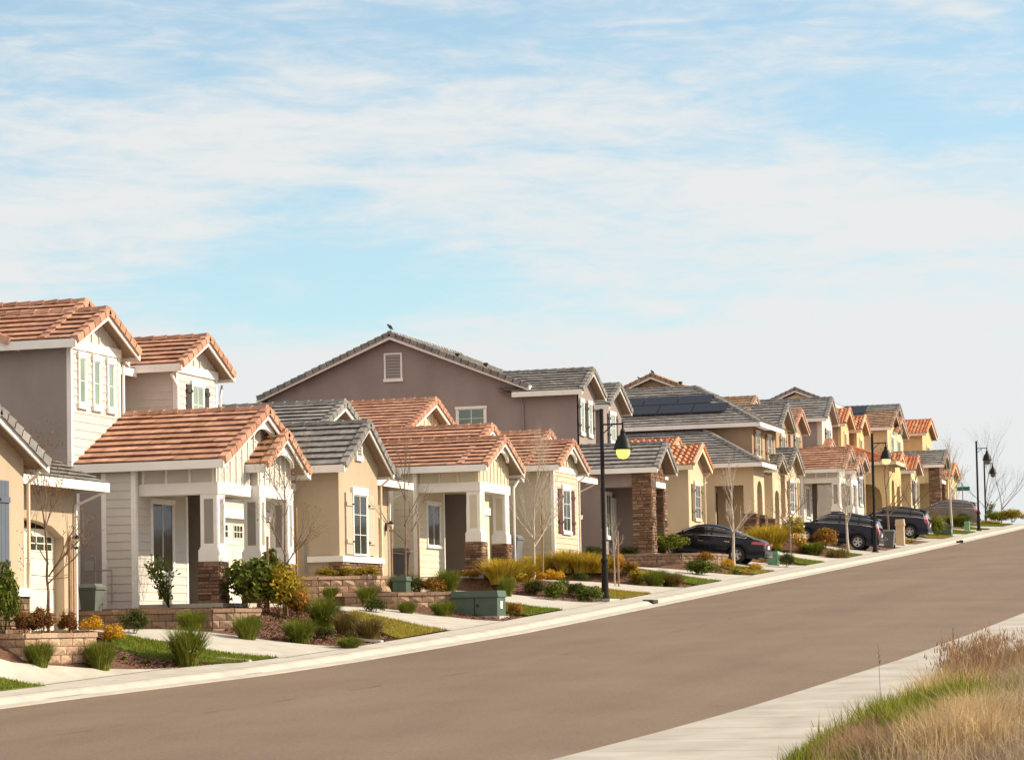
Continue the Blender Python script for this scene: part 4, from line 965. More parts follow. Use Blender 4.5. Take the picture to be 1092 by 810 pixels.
def blades(m,s,t,z,h,w,lean=.3,seg=2,u=None):
    a=random.uniform(0,2*math.pi); b=random.uniform(0,2*math.pi); l=h*random.uniform(0,lean)
    dx,dy=math.cos(a)*w/2,math.sin(a)*w/2; lx,ly=math.cos(b)*l,math.sin(b)*l; u=random.random() if u is None else u
    if seg==1: m.face([(s-dx,t-dy,z),(s+dx,t+dy,z),(s+lx,t+ly,z+h)],u); return
    p=[(s-dx,t-dy,z),(s+dx,t+dy,z),(s+lx*.35+dx*.75,t+ly*.35+dy*.75,z+h*.55),(s+lx*.35-dx*.75,t+ly*.35-dy*.75,z+h*.55)]
    m.face(p,u); m.face([p[3],p[2],(s+lx,t+ly,z+h*random.uniform(.8,1.))],u)
gm=[MB(),MB()]
for nm,a,b,dry in LW:
    o,V=drape(nm,a,b,.035,'lawn_dry' if dry else 'lawn',side=.1)
    # blades over the patch
    n=24;m=14; area=0
    for i in range(n):
        for j in range(m):
            q=i*(m+1)+j; A=Vector(V[q]);B=Vector(V[q+m+1]);C=Vector(V[q+m+2]);D=Vector(V[q+1])
            ar=((B-A).cross(D-A)).length; d=A.x
            k=ar*(1500 if d<60 else 800 if d<90 else 350); k=int(k)+(random.random()<k%1)
            for _ in range(k):
                x=random.random();y=random.random(); p=A.lerp(B,x).lerp(D.lerp(C,x),y); blades(gm[dry],p.x,p.y,p.z-.01,random.uniform(.04,.085),.012+d*.00012,.6,1)
o=gm[0].build('lawn_grass','blade_lawn'); tag(o,'short green grass of the small front lawns','grass',None,'stuff')
o=gm[1].build('dry_lawn_grass','blade_lawn_dry'); tag(o,'yellowed short grass of the dry front lawns','grass',None,'stuff')
# raised planting beds behind the walls
def bed(poly,z):
    m=MB(); c=(sum(p[0] for p in poly)/len(poly),sum(p[1] for p in poly)/len(poly))
    V=[];n=len(poly)
    for i in range(n):
        p,q=poly[i],poly[(i+1)%n]; m.face([(p[0],p[1],z),(q[0],q[1],z),(c[0],c[1],z+.05)])
        m.face([(p[0],p[1],z-.5),(q[0],q[1],z-.5),(q[0],q[1],z),(p[0],p[1],z)])
    o=m.build('planting_bed','mulch'); o['kind']='structure'
bed([(45.3,26),(45.3,23.6),(47.1,23.1),(47.5,24),(47.4,26)],.10)
bed([(55.0,26.9),(55.0,23.9),(55.5,23.6),(56.3,23.6),(56.3,26.9)],.58)
bed([(66.1,26.1),(66.1,25.6),(67.0,24.4),(70.6,24.3),(70.6,25.1),(66.8,25.15)],1.50)
bed([(66.1,25.6),(66.1,23.4),(67.0,22.3),(70.4,22.2),(70.8,24.6),(67.0,24.6)],1.03)
bed([(98.9,27),(98.9,23.4),(99.5,22.9),(102.4,22.8),(102.6,24.4),(99.6,24.4)],2.83)
block_wall([(45.2,26),(45.2,23.45),(47.2,22.92),(47.6,23.9)],-.45,.14,'blond split-face block wall holding the red-brown bushes at the left edge','block_tan')
block_wall([(54.85,27.1),(54.85,23.75),(55.25,23.4),(56.6,23.3)],.02,.65,'dark brown block wall below the porch of the two-storey beige house','block_brown')
block_wall([(65.9,26.3),(65.9,25.45),(66.87,24.16),(70.8,24.05)],.95,1.58,'upper tan block wall under the low hedge of the grey tiled cottage','block_tan')
block_wall([(65.9,24.7),(65.9,23.2),(66.83,21.97),(70.6,21.9)],.46,1.10,'lower tan block wall right behind the long green utility box','block_tan')
block_wall([(98.7,27.2),(98.7,24.1),(98.95,23.2),(99.6,22.5),(100.8,22.2),(102.5,22.15)],2.2,2.90,'curved brown block wall in front of the stone pier house, left of the sedan','block_brown')
block_wall([(64.6,26.6),(64.9,25.9)],.6,.9,'short low step of dark blocks at the driveway edge left of the two tan walls','block_brown')
# loose bark chips on the near beds
cm=MB()
def chipzone(s0,s1,t0,t1,n,zf=None):
    for _ in range(n):
        s=random.uniform(s0,s1);t=random.uniform(t0,t1)
        if t<lerp_tab(SB,s)+.03: continue
        z=(zf if zf is not None else gleft(s,t))+.012; a=random.uniform(0,6.28);l=random.uniform(.012,.034);w=random.uniform(.006,.015)
        dx,dy=math.cos(a)*l,math.sin(a)*l;ex,ey=-math.sin(a)*w,math.cos(a)*w; k=random.uniform(-.010,.016)
        cm.face([(s-dx-ex,t-dy-ey,z),(s+dx-ex,t+dy-ey,z+k),(s+dx+ex,t+dy+ey,z+k+.012),(s-dx+ex,t-dy+ey,z+.015)])
chipzone(48.0,50.0,21.3,24.5,2600);chipzone(54.9,61,20.2,24.3,9000);chipzone(65.6,71.3,20.1,22.2,2600);chipzone(75.8,81.5,20.2,24.4,5000);chipzone(86.4,92,20.2,25.4,4500);chipzone(97.4,102,20.2,22.6,2000);chipzone(108.5,113,20.2,25,2500);chipzone(119,123,20.2,25,2000)
chipzone(45.4,47.2,23.6,25.5,500,.12);chipzone(55,56.3,23.9,26.8,500,.6);chipzone(66.2,70.5,22.4,24.4,1500,1.05)
o=cm.build('bark_chips','chip'); tag(o,'loose reddish bark chips over the front garden beds','bark mulch',None,'stuff')
# white edging stones at two bed tips
for s,t,l,lab in ((50.25,20.95,.7,'pale edging strip at the tip of the mulch bed beside the striped front lawn'),(56.6,20.35,.5,'pale edging strip at the tip of the middle mulch bed by the yellowed lawn')):
    m=MB(); m.hexa([(s,t,gz(s,t)-.02),(s+.25,t+.02,gz(s,t)-.02),(s+.05,t+l,gz(s,t+l)-.0),(s-.2,t+l,gz(s,t+l)),(s,t,gz(s,t)+.05),(s+.25,t+.02,gz(s,t)+.05),(s+.05,t+l,gz(s,t+l)+.05),(s-.2,t+l,gz(s,t+l)+.05)])
    tag(m.build('edging_strip','concrete'),lab,'edging')
# ================================================================== PLANTS
def leafcloud(m,n,rx,ry,rz,size,cz=None,top=True,shell=.55,spread=1.,clumps=9):
    """leaf faces gathered in clumps inside an ellipsoid standing on z=0"""
    cl=[]
    for _ in range(clumps):
        a=random.uniform(0,6.28); e=random.uniform(-.2,1.); r=random.uniform(.35,.8)
        cl.append((math.cos(a)*math.sqrt(max(0,1-e*e*.9))*r,math.sin(a)*math.sqrt(max(0,1-e*e*.9))*r,e*r,random.uniform(.28,.5),random.random()))
    for _ in range(n):
        c=random.choice(cl); v=Vector((random.gauss(0,1),random.gauss(0,1),random.gauss(0,1))); v.normalize(); k=c[3]*random.uniform(.45,1.1)
        p=Vector((c[0],c[1],c[2]))+v*k
        if p.z<-.75: continue
        P=Vector((p.x*rx,p.y*ry,rz*(.78*p.z+.62)*.72))
        if P.z<.0: P.z=random.uniform(0,.1)*rz
        u=min(1,max(0,c[4]*.5+random.random()*.5))
        d=(v+Vector((random.gauss(0,.5),random.gauss(0,.5),random.gauss(.35,.5)))).normalized(); a=d.orthogonal().normalized(); b=d.cross(a); th=random.uniform(0,6.28); a,b=a*math.cos(th)+b*math.sin(th),b*math.cos(th)-a*math.sin(th)
        L=size*random.uniform(.7,1.35);w=L*.45
        m.face([P-a*L*.5,P+b*w*.5+d*L*.06,P+a*L*.5,P-b*w*.5+d*L*.06],u)
def tuftmesh(m,n,r,h,w,arch=.8):
    for _ in range(n):
        a=random.uniform(0,6.28); rr=r*.55*math.sqrt(random.random()); x=math.cos(a)*rr;y=math.sin(a)*rr
        b=a+random.gauss(0,.5); L=h*random.uniform(.65,1.08); out=r*random.uniform(.1,1.)*arch
        px,py=math.cos(b+1.57)*w/2,math.sin(b+1.57)*w/2; u=random.random(); prev=None; drop=random.uniform(0,.35)*out
        for k in range(5):
            f=k/4; q=(x+math.cos(b)*out*f**1.7,y+math.sin(b)*out*f**1.7,L*(f-.0)-drop*f**3); ww=(1-f**2*.92)
            cur=[(q[0]-px*ww,q[1]-py*ww,q[2]),(q[0]+px*ww,q[1]+py*ww,q[2])]
            if prev: m.face([prev[0],prev[1],cur[1],cur[0]],u)
            prev=cur
def stems(m,n,r,h,rad=.008):
    for _ in range(n):
        a=random.uniform(0,6.28);k=random.uniform(.2,.85); m.tube((math.cos(a)*r*.08,math.sin(a)*r*.08,0),(math.cos(a)*r*k,math.sin(a)*r*k,h*random.uniform(.5,.85)),rad,rad*.5,5)
PK={}
def proto(kind,var):
    key=(kind,var)
    if key in PK: return PK[key]
    m=MB(); mat={'broadleaf':'leaf_green','redleaf':'leaf_red','gold':'leaf_gold','ball':'leaf_dark','tuft':'blade_green','tuftgold':'blade_gold','upright':'leaf_green','yellowleaf':'leaf_yellow','orangeleaf':'leaf_orange','bronze':'leaf_bronze','hedge':'leaf_yellow','roundtall':'leaf_bright'}[kind]
    if kind in('tuft','tuftgold'): tuftmesh(m,900,.5,1.0,.030,1.25); leafcloud(m,700,.5,.5,.8,.085,clumps=16); 
    elif kind=='bronze': tuftmesh(m,420,.5,.95,.03,1.1); leafcloud(m,700,.5,.5,.95,.08)
    elif kind=='upright':
        for k in range(9):
            a=random.uniform(0,6.28); e=Vector((math.cos(a)*random.uniform(.15,.5),math.sin(a)*random.uniform(.15,.5),random.uniform(.7,1.05))); m.tube((0,0,0),e,.012,.006,5,True,.05)
            for i in range(34):
                f=random.uniform(.18,1.05); p=e*f+Vector((random.gauss(0,.05),random.gauss(0,.05),random.gauss(0,.03))); d=Vector((random.gauss(0,1),random.gauss(0,1),random.gauss(.6,.7))).normalized();b=d.orthogonal().normalized();L=random.uniform(.07,.13)
                m.face([p,p+d*L*.5+b*L*.22,p+d*L,p+d*L*.5-b*L*.22],random.random())
    elif kind=='hedge': leafcloud(m,1500,.52,.40,.95,.075,clumps=26)
    elif kind in('ball','roundtall'): leafcloud(m,2600,.5,.5,1.,.075,clumps=26); stems(m,8,.4,.8)
    elif kind in('redleaf','orangeleaf','yellowleaf'): leafcloud(m,2200,.5,.5,1.,.095,clumps=20); stems(m,10,.45,.9)
    elif kind=='gold': leafcloud(m,1700,.5,.5,1.,.10,clumps=18); stems(m,8,.45,.9)
    else: leafcloud(m,2200,.5,.5,1.,.115,clumps=20); stems(m,10,.45,.95)
    nm={'tuft':'grass_clump','tuftgold':'golden_grass_clump','bronze':'bronze_clump','upright':'broadleaf_shrub','broadleaf':'broadleaf_shrub','hedge':'hedge','redleaf':'red_leaf_bush','orangeleaf':'orange_leaf_bush','yellowleaf':'yellow_leaf_bush','gold':'golden_bush','ball':'round_shrub','roundtall':'round_shrub'}[kind]
    o=m.build(nm,mat); COL.objects.unlink(o); PK[key]=o; return o
CATS={'tuft':('ornamental grass','grass clumps in the front gardens'),'tuftgold':('ornamental grass','golden grass clumps in the front gardens'),'hedge':('hedge','low hedges of the front gardens')}
VEG=[
(45.8, 24.2, 0.21, 0.62, 1.12, 'broadleaf', 'glossy green broadleaf shrub at the left edge beside the blue shutters'),
(46.08, 23.9, 0.13, 0.47, 0.44, 'redleaf', 'red-brown leafy bush atop the blond block wall, left of the staked tree'),
(46.39, 23.7, 0.12, 0.51, 0.49, 'redleaf', 'rusty red-brown bush on the blond block wall, right under the staked tree'),
(47.56, 23.7, 0.11, 0.41, 0.43, 'redleaf', 'dark bronze bush between the rusty bushes and the golden one'),
(47.75, 23.3, 0.16, 0.41, 0.32, 'gold', 'golden orange bush just past the arched garage corner'),
(49.22, 23.51, None, 0.38, 0.37, 'gold', 'golden orange bush growing in mulch beside the end of the blond block wall'),
(45.36, 23.22, None, 0.5, 0.43, 'tuft', 'short grass tuft in front of the blond block wall at far left'),
(46.91, 22.69, None, 0.55, 0.51, 'tuft', 'grass tuft at the driveway edge in front of the end of the blond block wall'),
(50.91, 23.86, None, 0.63, 0.5, 'ball', 'rounded green shrub against the dark brown block wall'),
(54.13, 23.93, None, 0.54, 0.44, 'tuft', 'small grass tuft against the right end of the dark brown block wall'),
(49.23, 21.87, None, 0.69, 0.69, 'tuft', 'largest bright green grass tuft, alone beside the striped front lawn'),
(53.94, 22.52, None, 0.54, 0.5, 'tuft', 'grass tuft in mulch right of the dark brown block wall'),
(54.97, 21.68, None, 0.63, 0.48, 'tuft', 'low grass tuft near the driveway, below the orange bush'),
(56.81, 25.7, 0.77, 0.97, 1.01, 'upright', 'tall broadleaf shrub with upright shoots before the tall porch window'),
(56.93, 23.8, 0.71, 1.14, 1.01, 'broadleaf', 'tall glossy shrub just right of the stone porch column'),
(57.89, 23.7, 0.73, 0.89, 1.11, 'broadleaf', 'dark green shrub under the second porch post'),
(57.47, 23.13, None, 0.97, 1.1, 'yellowleaf', 'large yellow-green shrub at the foot of the bare staked tree'),
(57.47, 22.68, None, 0.53, 0.66, 'orangeleaf', 'orange tipped bush right of the large yellow-green shrub'),
(57.52, 22.07, None, 0.66, 0.61, 'tuft', 'dark green grassy clump in the middle bed by the yellowed lawn'),
(55.82, 21.44, None, 0.47, 0.28, 'ball', 'low dark green mound in front of the grassy clump'),
(57.14, 21.4, None, 0.56, 0.52, 'bronze', 'bronze grassy clump beside the low dark mound'),
(56.73, 20.67, None, 0.64, 0.54, 'bronze', 'rounded brown-green clump at the corner of the yellowed lawn'),
(54.57, 20.35, None, 0.5, 0.25, 'tuft', 'low yellow-green tuft at the driveway tip of the middle bed'),
(65.5, 24.96, 0.99, 0.4, 0.3, 'tuft', 'small green tuft against the upper tan block wall'),
(65.3, 23.83, 0.86, 0.5, 0.4, 'tuft', 'tuft below the right end of the upper tan block wall'),
(63.44, 22.95, None, 0.58, 0.38, 'ball', 'low green mound where the two tan block walls meet'),
(64.86, 22.58, None, 0.44, 0.32, 'tuft', 'small tuft in front of the lower tan block wall, nearer its left end'),
(65.59, 21.82, None, 0.59, 0.39, 'tuft', 'green tuft between the lower tan block wall and the long green utility box'),
(66.5, 25.44, 1.56, 0.66, 0.3, 'hedge', 'left part of the low clipped hedge under the stone window sill'),
(66.9, 25.02, 1.56, 0.66, 0.31, 'hedge', 'middle of the low clipped hedge under the stone window sill, yellowing'),
(67.2, 24.57, 1.55, 0.66, 0.33, 'yellowleaf', 'yellow-orange right end of the low hedge under the stone window sill'),
(67.0, 23.58, 1.1, 0.51, 0.46, 'tuft', 'yellow-green tuft right of the small dark green utility box'),
(67.3, 23.26, 1.09, 0.61, 0.46, 'ball', 'dark green round bush at the foot of the pale slim tree'),
(67.5, 22.77, 1.08, 0.61, 0.38, 'orangeleaf', 'orange leafed bush on the lower tan block wall'),
(68.0, 22.48, 1.08, 0.61, 0.59, 'tuft', 'tall green grass clump on the right end of the lower tan block wall'),
(76.84, 24.72, None, 0.58, 0.29, 'orangeleaf', 'low orange bush at the foot of the stone porch pier, cream house'),
(76.79, 23.62, None, 0.86, 0.69, 'tuftgold', 'golden grass clump right of the cream house porch pier'),
(78.74, 23.64, None, 0.82, 0.59, 'tuftgold', 'golden grass clump below the grey bin of the cream house'),
(74.15, 22.68, None, 0.39, 0.55, 'tuft', 'narrow dark tuft in mulch behind the long green utility box'),
(76.53, 22.54, None, 0.63, 0.37, 'ball', 'dark green mound left of the twin mounds by the lamp post lawn'),
(75.35, 21.52, None, 0.67, 0.5, 'broadleaf', 'dark leafy bush in the mulch point before the black lamp post'),
(67.86, 20.55, None, 0.4, 0.33, 'orangeleaf', 'small orange plant right beside the long green utility box'),
(81.47, 23.76, None, 0.33, 0.27, 'gold', 'smaller yellow flowering plant right of the white tree trunk'),
(83.67, 23.95, None, 0.56, 0.37, 'gold', 'bright yellow flowering plant below the maroon shutters'),
(88.05, 25.75, None, 0.72, 0.59, 'tuftgold', 'yellow-green grass just right of the white tree trunk'),
(88.06, 24.8, None, 0.65, 0.72, 'tuftgold', 'golden grass under the maroon shuttered window, nearest the wall corner'),
(88.09, 24.16, None, 0.78, 0.62, 'tuftgold', 'golden grass at the right end of the maroon shuttered wall'),
(88.16, 23.57, None, 0.72, 0.52, 'tuftgold', 'golden grass left of the black lamp post before the mauve house'),
(85.85, 23.68, None, 0.57, 0.32, 'ball', 'small dark mound below the golden grass, left of the lamp post'),
(77.15, 21.35, None, 0.69, 0.4, 'ball', 'dark green mound on the left edge of the lamp post lawn'),
(75.74, 20.59, None, 0.67, 0.48, 'broadleaf', 'larger dark leafy bush just left of the black lamp post base'),
(94.23, 25.4, 2.76, 0.77, 0.35, 'ball', 'dark round shrub against the mauve house wall left of the lamp post'),
(99.59, 25.4, 2.91, 0.81, 0.33, 'ball', 'dark round shrub at the foot of the stone pier, mauve house'),
(101.34, 24.2, 2.96, 1.34, 0.74, 'roundtall', 'rounded bright green shrub between the stone pier and the dark sedan'),
(88.25, 22.93, None, 0.39, 0.59, 'gold', 'yellow shrub just right of the black lamp post shaft'),
(88.27, 22.53, None, 0.65, 0.45, 'orangeleaf', 'orange-yellow bush in front of the curved brown block wall'),
(87.57, 22.03, None, 0.84, 0.51, 'yellowleaf', 'yellow-green bush on the sunny bank below the curved brown wall'),
(86.76, 21.27, None, 0.76, 0.51, 'tuft', 'green clump centre of the bank below the curved brown wall'),
(87.31, 20.84, None, 0.77, 0.48, 'bronze', 'brownish clump at the right of the bank below the curved brown wall'),
(95.01, 21.57, None, 1.04, 0.52, 'broadleaf', 'dark spreading bush at the right end of the curved brown wall'),
(99.6, 22.38, 2.54, 0.73, 0.36, 'orangeleaf', 'orange flowering plant on the right end of the curved brown wall'),
(100.18, 21.69, None, 0.51, 0.33, 'gold', 'yellow plant in front of the sedan, left of the slim trunk'),
(101.5, 20.82, None, 0.44, 0.29, 'gold', 'small orange plant behind the sedan rear wheel, by the kerb'),
(120.44, 23.87, None, 1.05, 0.96, 'tuftgold', 'tall golden grass behind the sedan, before the low stone piers'),
(120.3, 24.47, None, 0.87, 0.87, 'tuftgold', 'golden grass just above the sedan boot'),
(105.93, 20.47, None, 0.69, 0.57, 'ball', 'dark green bush right of the pale green utility box'),
(120.23, 22.6, 3.6, 0.69, 0.61, 'gold', 'orange bush below the white flowered shrub'),
(122.86, 23.4, 4.0, 0.98, 1.07, 'yellowleaf', 'tall white flowering shrub left of the dark crossover'),
(120.28, 21.96, None, 1.04, 0.52, 'tuft', 'light green low bush in front of the crossover'),
(124.72, 22.22, None, 1.08, 0.81, 'orangeleaf', 'rust coloured bush before the crossover front wheel'),
(118.35, 20.5, 2.82, 0.94, 0.68, 'bronze', 'brownish-green bush spilling to the pavement, in front of the crossover'),
(131.02, 22.34, None, 0.75, 0.57, 'ball', 'small green bush under the crossover door'),
(129.35, 21.31, None, 0.74, 0.51, 'ball', 'dark bush before the crossover rear wheel'),
(154.59, 20.86, None, 0.99, 1.05, 'roundtall', 'dense green bush left of the far green utility box'),
(175.24, 22.27, None, 1.49, 0.68, 'tuft', 'green clump above the far green utility box'),
(163.61, 22.88, None, 1.28, 0.58, 'tuftgold', 'yellow-green clump below the grey-brown crossover nose'),
(196.0, 22.68, 7.78, 1.11, 0.97, 'upright', 'spiky palm-like shrub right of the farthest street lamp'),
(192.0, 21.56, 7.12, 1.49, 0.88, 'roundtall', 'dark rounded bush at the crest of the street'),
(190.0, 20.2, 7.15, 1.61, 0.87, 'yellowleaf', 'yellow-green bush last at the right on the crest'),
(188.0, 21.58, 6.72, 2.13, 0.53, 'hedge', 'low hedge strip running along the pavement at the crest'),
]
for i,(s,t,z,w,h,k,lab) in enumerate(VEG):
    p=proto(k,i%3); o=p.copy(); COL.objects.link(o)
    o.location=(s,t,(gz(s,t)-.04 if z is None else z-.05)); o.rotation_euler=(0,0,random.uniform(0,6.28))
    sx={'tuft':1.15,'tuftgold':1.5,'bronze':1.2}.get(k,1.2); o.scale=(w*sx,w*sx,h*1.2)
    c,g=CATS.get(k,('shrub','shrubs in the front gardens')); tag(o,lab,c,g)
    if 'white flowered' in lab or 'white flowering' in lab:
        f=MB()
        for _ in range(160):
            a=random.uniform(0,6.28);r=random.uniform(.2,.5);p3=Vector((math.cos(a)*r,math.sin(a)*r,random.uniform(.45,1.)));d=Vector((random.gauss(0,1),random.gauss(0,1),1)).normalized();x=d.orthogonal().normalized()*.045;y=d.cross(x).normalized()*.045
            f.face([p3-x,p3-y,p3+x,p3+y])
        f.build('blossom','petal_white',o,(0,0,0))
# ---- low ground cover between the shrubs
def cover(name,mat,label,zones,size):
    m=MB()
    for s0,s1,t0,t1,n in zones:
        for _ in range(n):
            s=random.uniform(s0,s1);t=random.uniform(t0,t1)
            if t<lerp_tab(SB,s)+.15: continue
            z=gleft(s,t); r=random.uniform(.07,.24); h=r*random.uniform(.6,1.5)
            q=MB()
            if random.random()<.45: tuftmesh(q,70,r,h*1.3,.018,1.2)
            else: leafcloud(q,110,r,r,h,size,clumps=5)
            k=len(m.v); m.v+=[(x+s,y+t,zz+z-.01) for x,y,zz in q.v]; m.f+=[tuple(i+k for i in f) for f in q.f]; m.u+=q.u
    o=m.build(name,mat); tag(o,label,'ground cover',None,'stuff')
BZ=[(75.9,81.4,21.6,24.3),(86.6,91.8,21.6,25.2),(97.7,101.6,20.6,22.1),(108.8,112.9,21.3,24.8),(119.2,122.9,21.3,24.8),(130.6,135.2,20.7,24.5),(141,146.2,20.7,24.5),(152,156.8,21.8,24.5),(163,167.4,21.8,24.5),(183,193,22.5,24.5)]
cover('green_ground_cover','leaf_green','low green ground cover scattered through the front beds',[z+(13,) for z in BZ]+[(55.4,60,21,23,7),(66.3,70.5,22.4,24,5),(67.6,71,20.4,21.6,4),(48.3,49.3,21.9,22.9,2)],.05)
cover('golden_ground_cover','leaf_yellow','low yellow-green ground cover scattered through the front beds',[z+(11,) for z in BZ]+[(55.4,60,21.5,23,4),(66.3,70.5,22.4,24,4)],.05)
cover('rusty_ground_cover','leaf_orange','low rust coloured ground cover scattered through the front beds',[z+(7,) for z in BZ]+[(55.4,60,21.5,23,3)],.05)
# ---- young street trees
def branch(m,p,d,L,r,depth,up=.35,spread=.55,n=3,seg=4,tips=None):
    q=Vector(p); dd=Vector(d).normalized(); r0=r
    for i in range(seg):
        dd=(dd+Vector((random.gauss(0,.07),random.gauss(0,.07),random.gauss(0,.05)+up*.06))).normalized(); e=q+dd*(L/seg); r1=r*(1-.5*(i+1)/seg)
        m.tube(q,e,r0,r1,6 if r0>.015 else 4,False,random.random()); q=e;r0=r1
        if depth>0 and i>=1:
            for _ in range(n if i==seg-1 else max(1,n-2)):
                a=random.uniform(0,6.28); o=dd.orthogonal().normalized(); o2=dd.cross(o); sd=(o*math.cos(a)+o2*math.sin(a))
                nd=(dd*(1-spread*.5)+sd*spread+Vector((0,0,up))).normalized(); branch(m,q,nd,L*random.uniform(.5,.72),r1*.62,depth-1,up,spread,n,seg,tips)
    if tips is not None: tips.append((q,dd))
def young_tree(s,t,h,label,bark='bark_brown',trunk=.45,r=.035,stakes=(),leaves=0,leafmat='leaf_red',spread=.5,seed=1,depth=2,n=3,up=.45,name='young_tree',group='young street trees along the front gardens',z=None,lean=0):
    st=random.getstate(); random.seed(seed)
    z=gz(s,t)-.05 if z is None else z
    root=thing(name,(s,t,z),label,'tree',group)
    T=MB(); q=Vector((s,t,z)); k=5; d=Vector((lean,0,1)); tips=[]
    for i in range(k):
        e=q+Vector((random.gauss(0,.012)+lean*h*trunk/k,random.gauss(0,.012),h*trunk/k)); T.tube(q,e,r*(1-.08*i),r*(1-.08*(i+1)),8,False); q=e
    C=MB()
    branch(C,q,(lean,0,1),h*(1-trunk)*.62,r*.6,depth,up,spread,n,4,tips)
    for i in range(4):
        a=random.uniform(0,6.28); zz=h*trunk*random.uniform(.72,1.0); branch(C,(s+lean*zz,t,z+zz),(math.cos(a)*.9,math.sin(a)*.9,.9),h*(1-trunk)*.45,r*.42,depth-1,up,spread,n,4,tips)
    to=T.build('trunk',bark,root,smooth=True); C.build('crown',bark,root)
    if leaves:
        Lm=MB()
        for _ in range(leaves):
            q,d=random.choice(tips); p=q+Vector((random.gauss(0,.08),random.gauss(0,.08),random.gauss(0,.08))); d=Vector((random.gauss(0,1),random.gauss(0,1),random.gauss(-.3,.7))).normalized(); b=d.orthogonal().normalized(); L=random.uniform(.04,.08)
            Lm.face([p,p+d*L*.5+b*L*.25,p+d*L,p+d*L*.5-b*L*.25])
        Lm.build('leaves',leafmat,root)
    for ds,dt,hh in stakes:
        m=MB(); m.tube((s+ds,t+dt,z-.1),(s+ds,t+dt,z+hh),.032,.032,8); m.tube((s+ds,t+dt,z+hh*.62),(s,t,z+hh*.6),.008,.008,5); m.build('stake','stake',root)
    random.setstate(st); return root
young_tree(47.9,24.3,3.7,'thin staked tree with few rusty leaves before the arched garage at left','bark_brown',.40,.04,((-.32,.28,2.0),(.40,-.3,2.0),(.1,-.42,1.9)),420,'leaf_red',.5,3,2,5)
young_tree(58.0,23.2,3.9,'bare staked tree with spreading twigs before the twin porch gables','bark_brown',.42,.04,((.42,-.1,2.6),(-.3,.35,1.9)),420,'leaf_bronze',.62,11,2,5)
young_tree(67.1,23.4,3.9,'slim upright bare tree between the grey tiled cottage and the cream house, with two stakes','bark_brown',.5,.035,((-.2,.3,1.9),(.45,-.25,2.0)),30,'leaf_bronze',.32,5,2,5)
young_tree(82.55,24.3,4.2,'white barked bare tree with fanned branches in front of the khaki sided cottage','bark_pale',.36,.055,((.5,-.15,2.6),),0,'leaf_bronze',.50,9,3,4)
young_tree(84.2,22.0,2.3,'short tree close behind the nearest black lamp post, tied to a stake','bark_pale',.6,.03,((.05,-.1,1.9),),30,'leaf_green',.5,13)
young_tree(101.6,21.7,4.0,'slim bare tree growing right in front of the dark sedan','bark_pale',.45,.07,(),60,'leaf_red',.42,21,2,4)
young_tree(119.1,22.8,4.2,'leafy young tree between the sedan and the crossover, before the arched porch','bark_brown',.4,.05,(),420,'leaf_bronze',.55,23,2,4)
young_tree(123.8,20.9,4.6,'bare brown tree with a pale trunk in front of the dark crossover','bark_pale',.42,.075,(),260,'leaf_red',.40,25,2,4)
young_tree(139.0,21.3,5.0,'brown twiggy tree between the two dark crossovers, before the arched yellow house','bark_brown',.40,.07,(),200,'leaf_red',.42,27,2,4)
young_tree(167.1,21.6,5.4,'small tree with a pale straight trunk in front of the grey-brown crossover','bark_pale',.5,.09,(),120,'leaf_orange',.4,29,2,4)
young_tree(151,21.6,4.6,'twiggy bare tree below the far stone pier, left of the grey-brown crossover','bark_brown',.45,.07,(),120,'leaf_red',.4,31,2,4)
young_tree(215,25.0,7.8,'tallest bare grey tree at the crest, behind the two far street lamps','bark_grey',.30,.075,(),0,'leaf_red',.52,33,3,3,.4,'bare_tree','bare trees at the crest')
young_tree(215,23.75,7.2,'leaning bare grey tree at the crest, farthest right','bark_grey',.32,.06,(),0,'leaf_red',.45,35,3,3,.5,'bare_tree','bare trees at the crest')
young_tree(232,29.8,8.6,'faint bare tree showing over the last clay tile roof','bark_grey',.4,.05,(),0,'leaf_red',.4,37,3,3,.5,'bare_tree','bare trees at the crest')
# ---- the wild verge on the near side (bottom right)
def verge(name,mat,label,fields):
    from mathutils import noise as mn
    m=MB(); sd=len(name)*3.7
    for (s,t,rs,rt,n,h0,h1,w,lean) in fields:
        for _ in range(n):
            x=random.gauss(0,.5);y=random.gauss(0,.5); S=s+x*rs;T=t+y*rt
            be=lerp_tab(BE,S)
            if T>be+.12: continue
            edge=min(1,max(.35,(be-T)/.5+.4)); q=mn.noise(Vector((S*1.1,T*1.9,sd)))
            if q<-.12 and random.random()<.75: continue
            h=random.uniform(h0,h1)*edge*(1+.75*q)
            if h<.05: continue
            blades(m,S,T,gright(S,T)-.02,h,w,lean,2)
            if h>.5 and random.random()<.35 and 'rust' in name:      # seed heads
                for k in range(3): blades(m,S+random.gauss(0,.05),T+random.gauss(0,.05),gright(S,T)+h*random.uniform(.75,.95),.09,.018,.5,1)
    o=m.build(name,mat); tag(o,label,'wild grass',None,'stuff'); return o
verge('wild_green_grass','blade_wild','bright green wild grass at the edge of the near verge, bottom right',
  [(32.6,4.70,1.5,.8,6500,.22,.55,.014,.5),(34.6,5.3,1.6,.45,1600,.2,.45,.014,.5),(30.6,5.55,1.0,.35,1300,.12,.32,.012,.6),(38.5,5.05,2.4,.5,600,.15,.4,.014,.5),(28,4.35,3,.9,1500,.1,.3,.012,.6),(44,4.45,3,.6,900,.15,.35,.014,.5)])
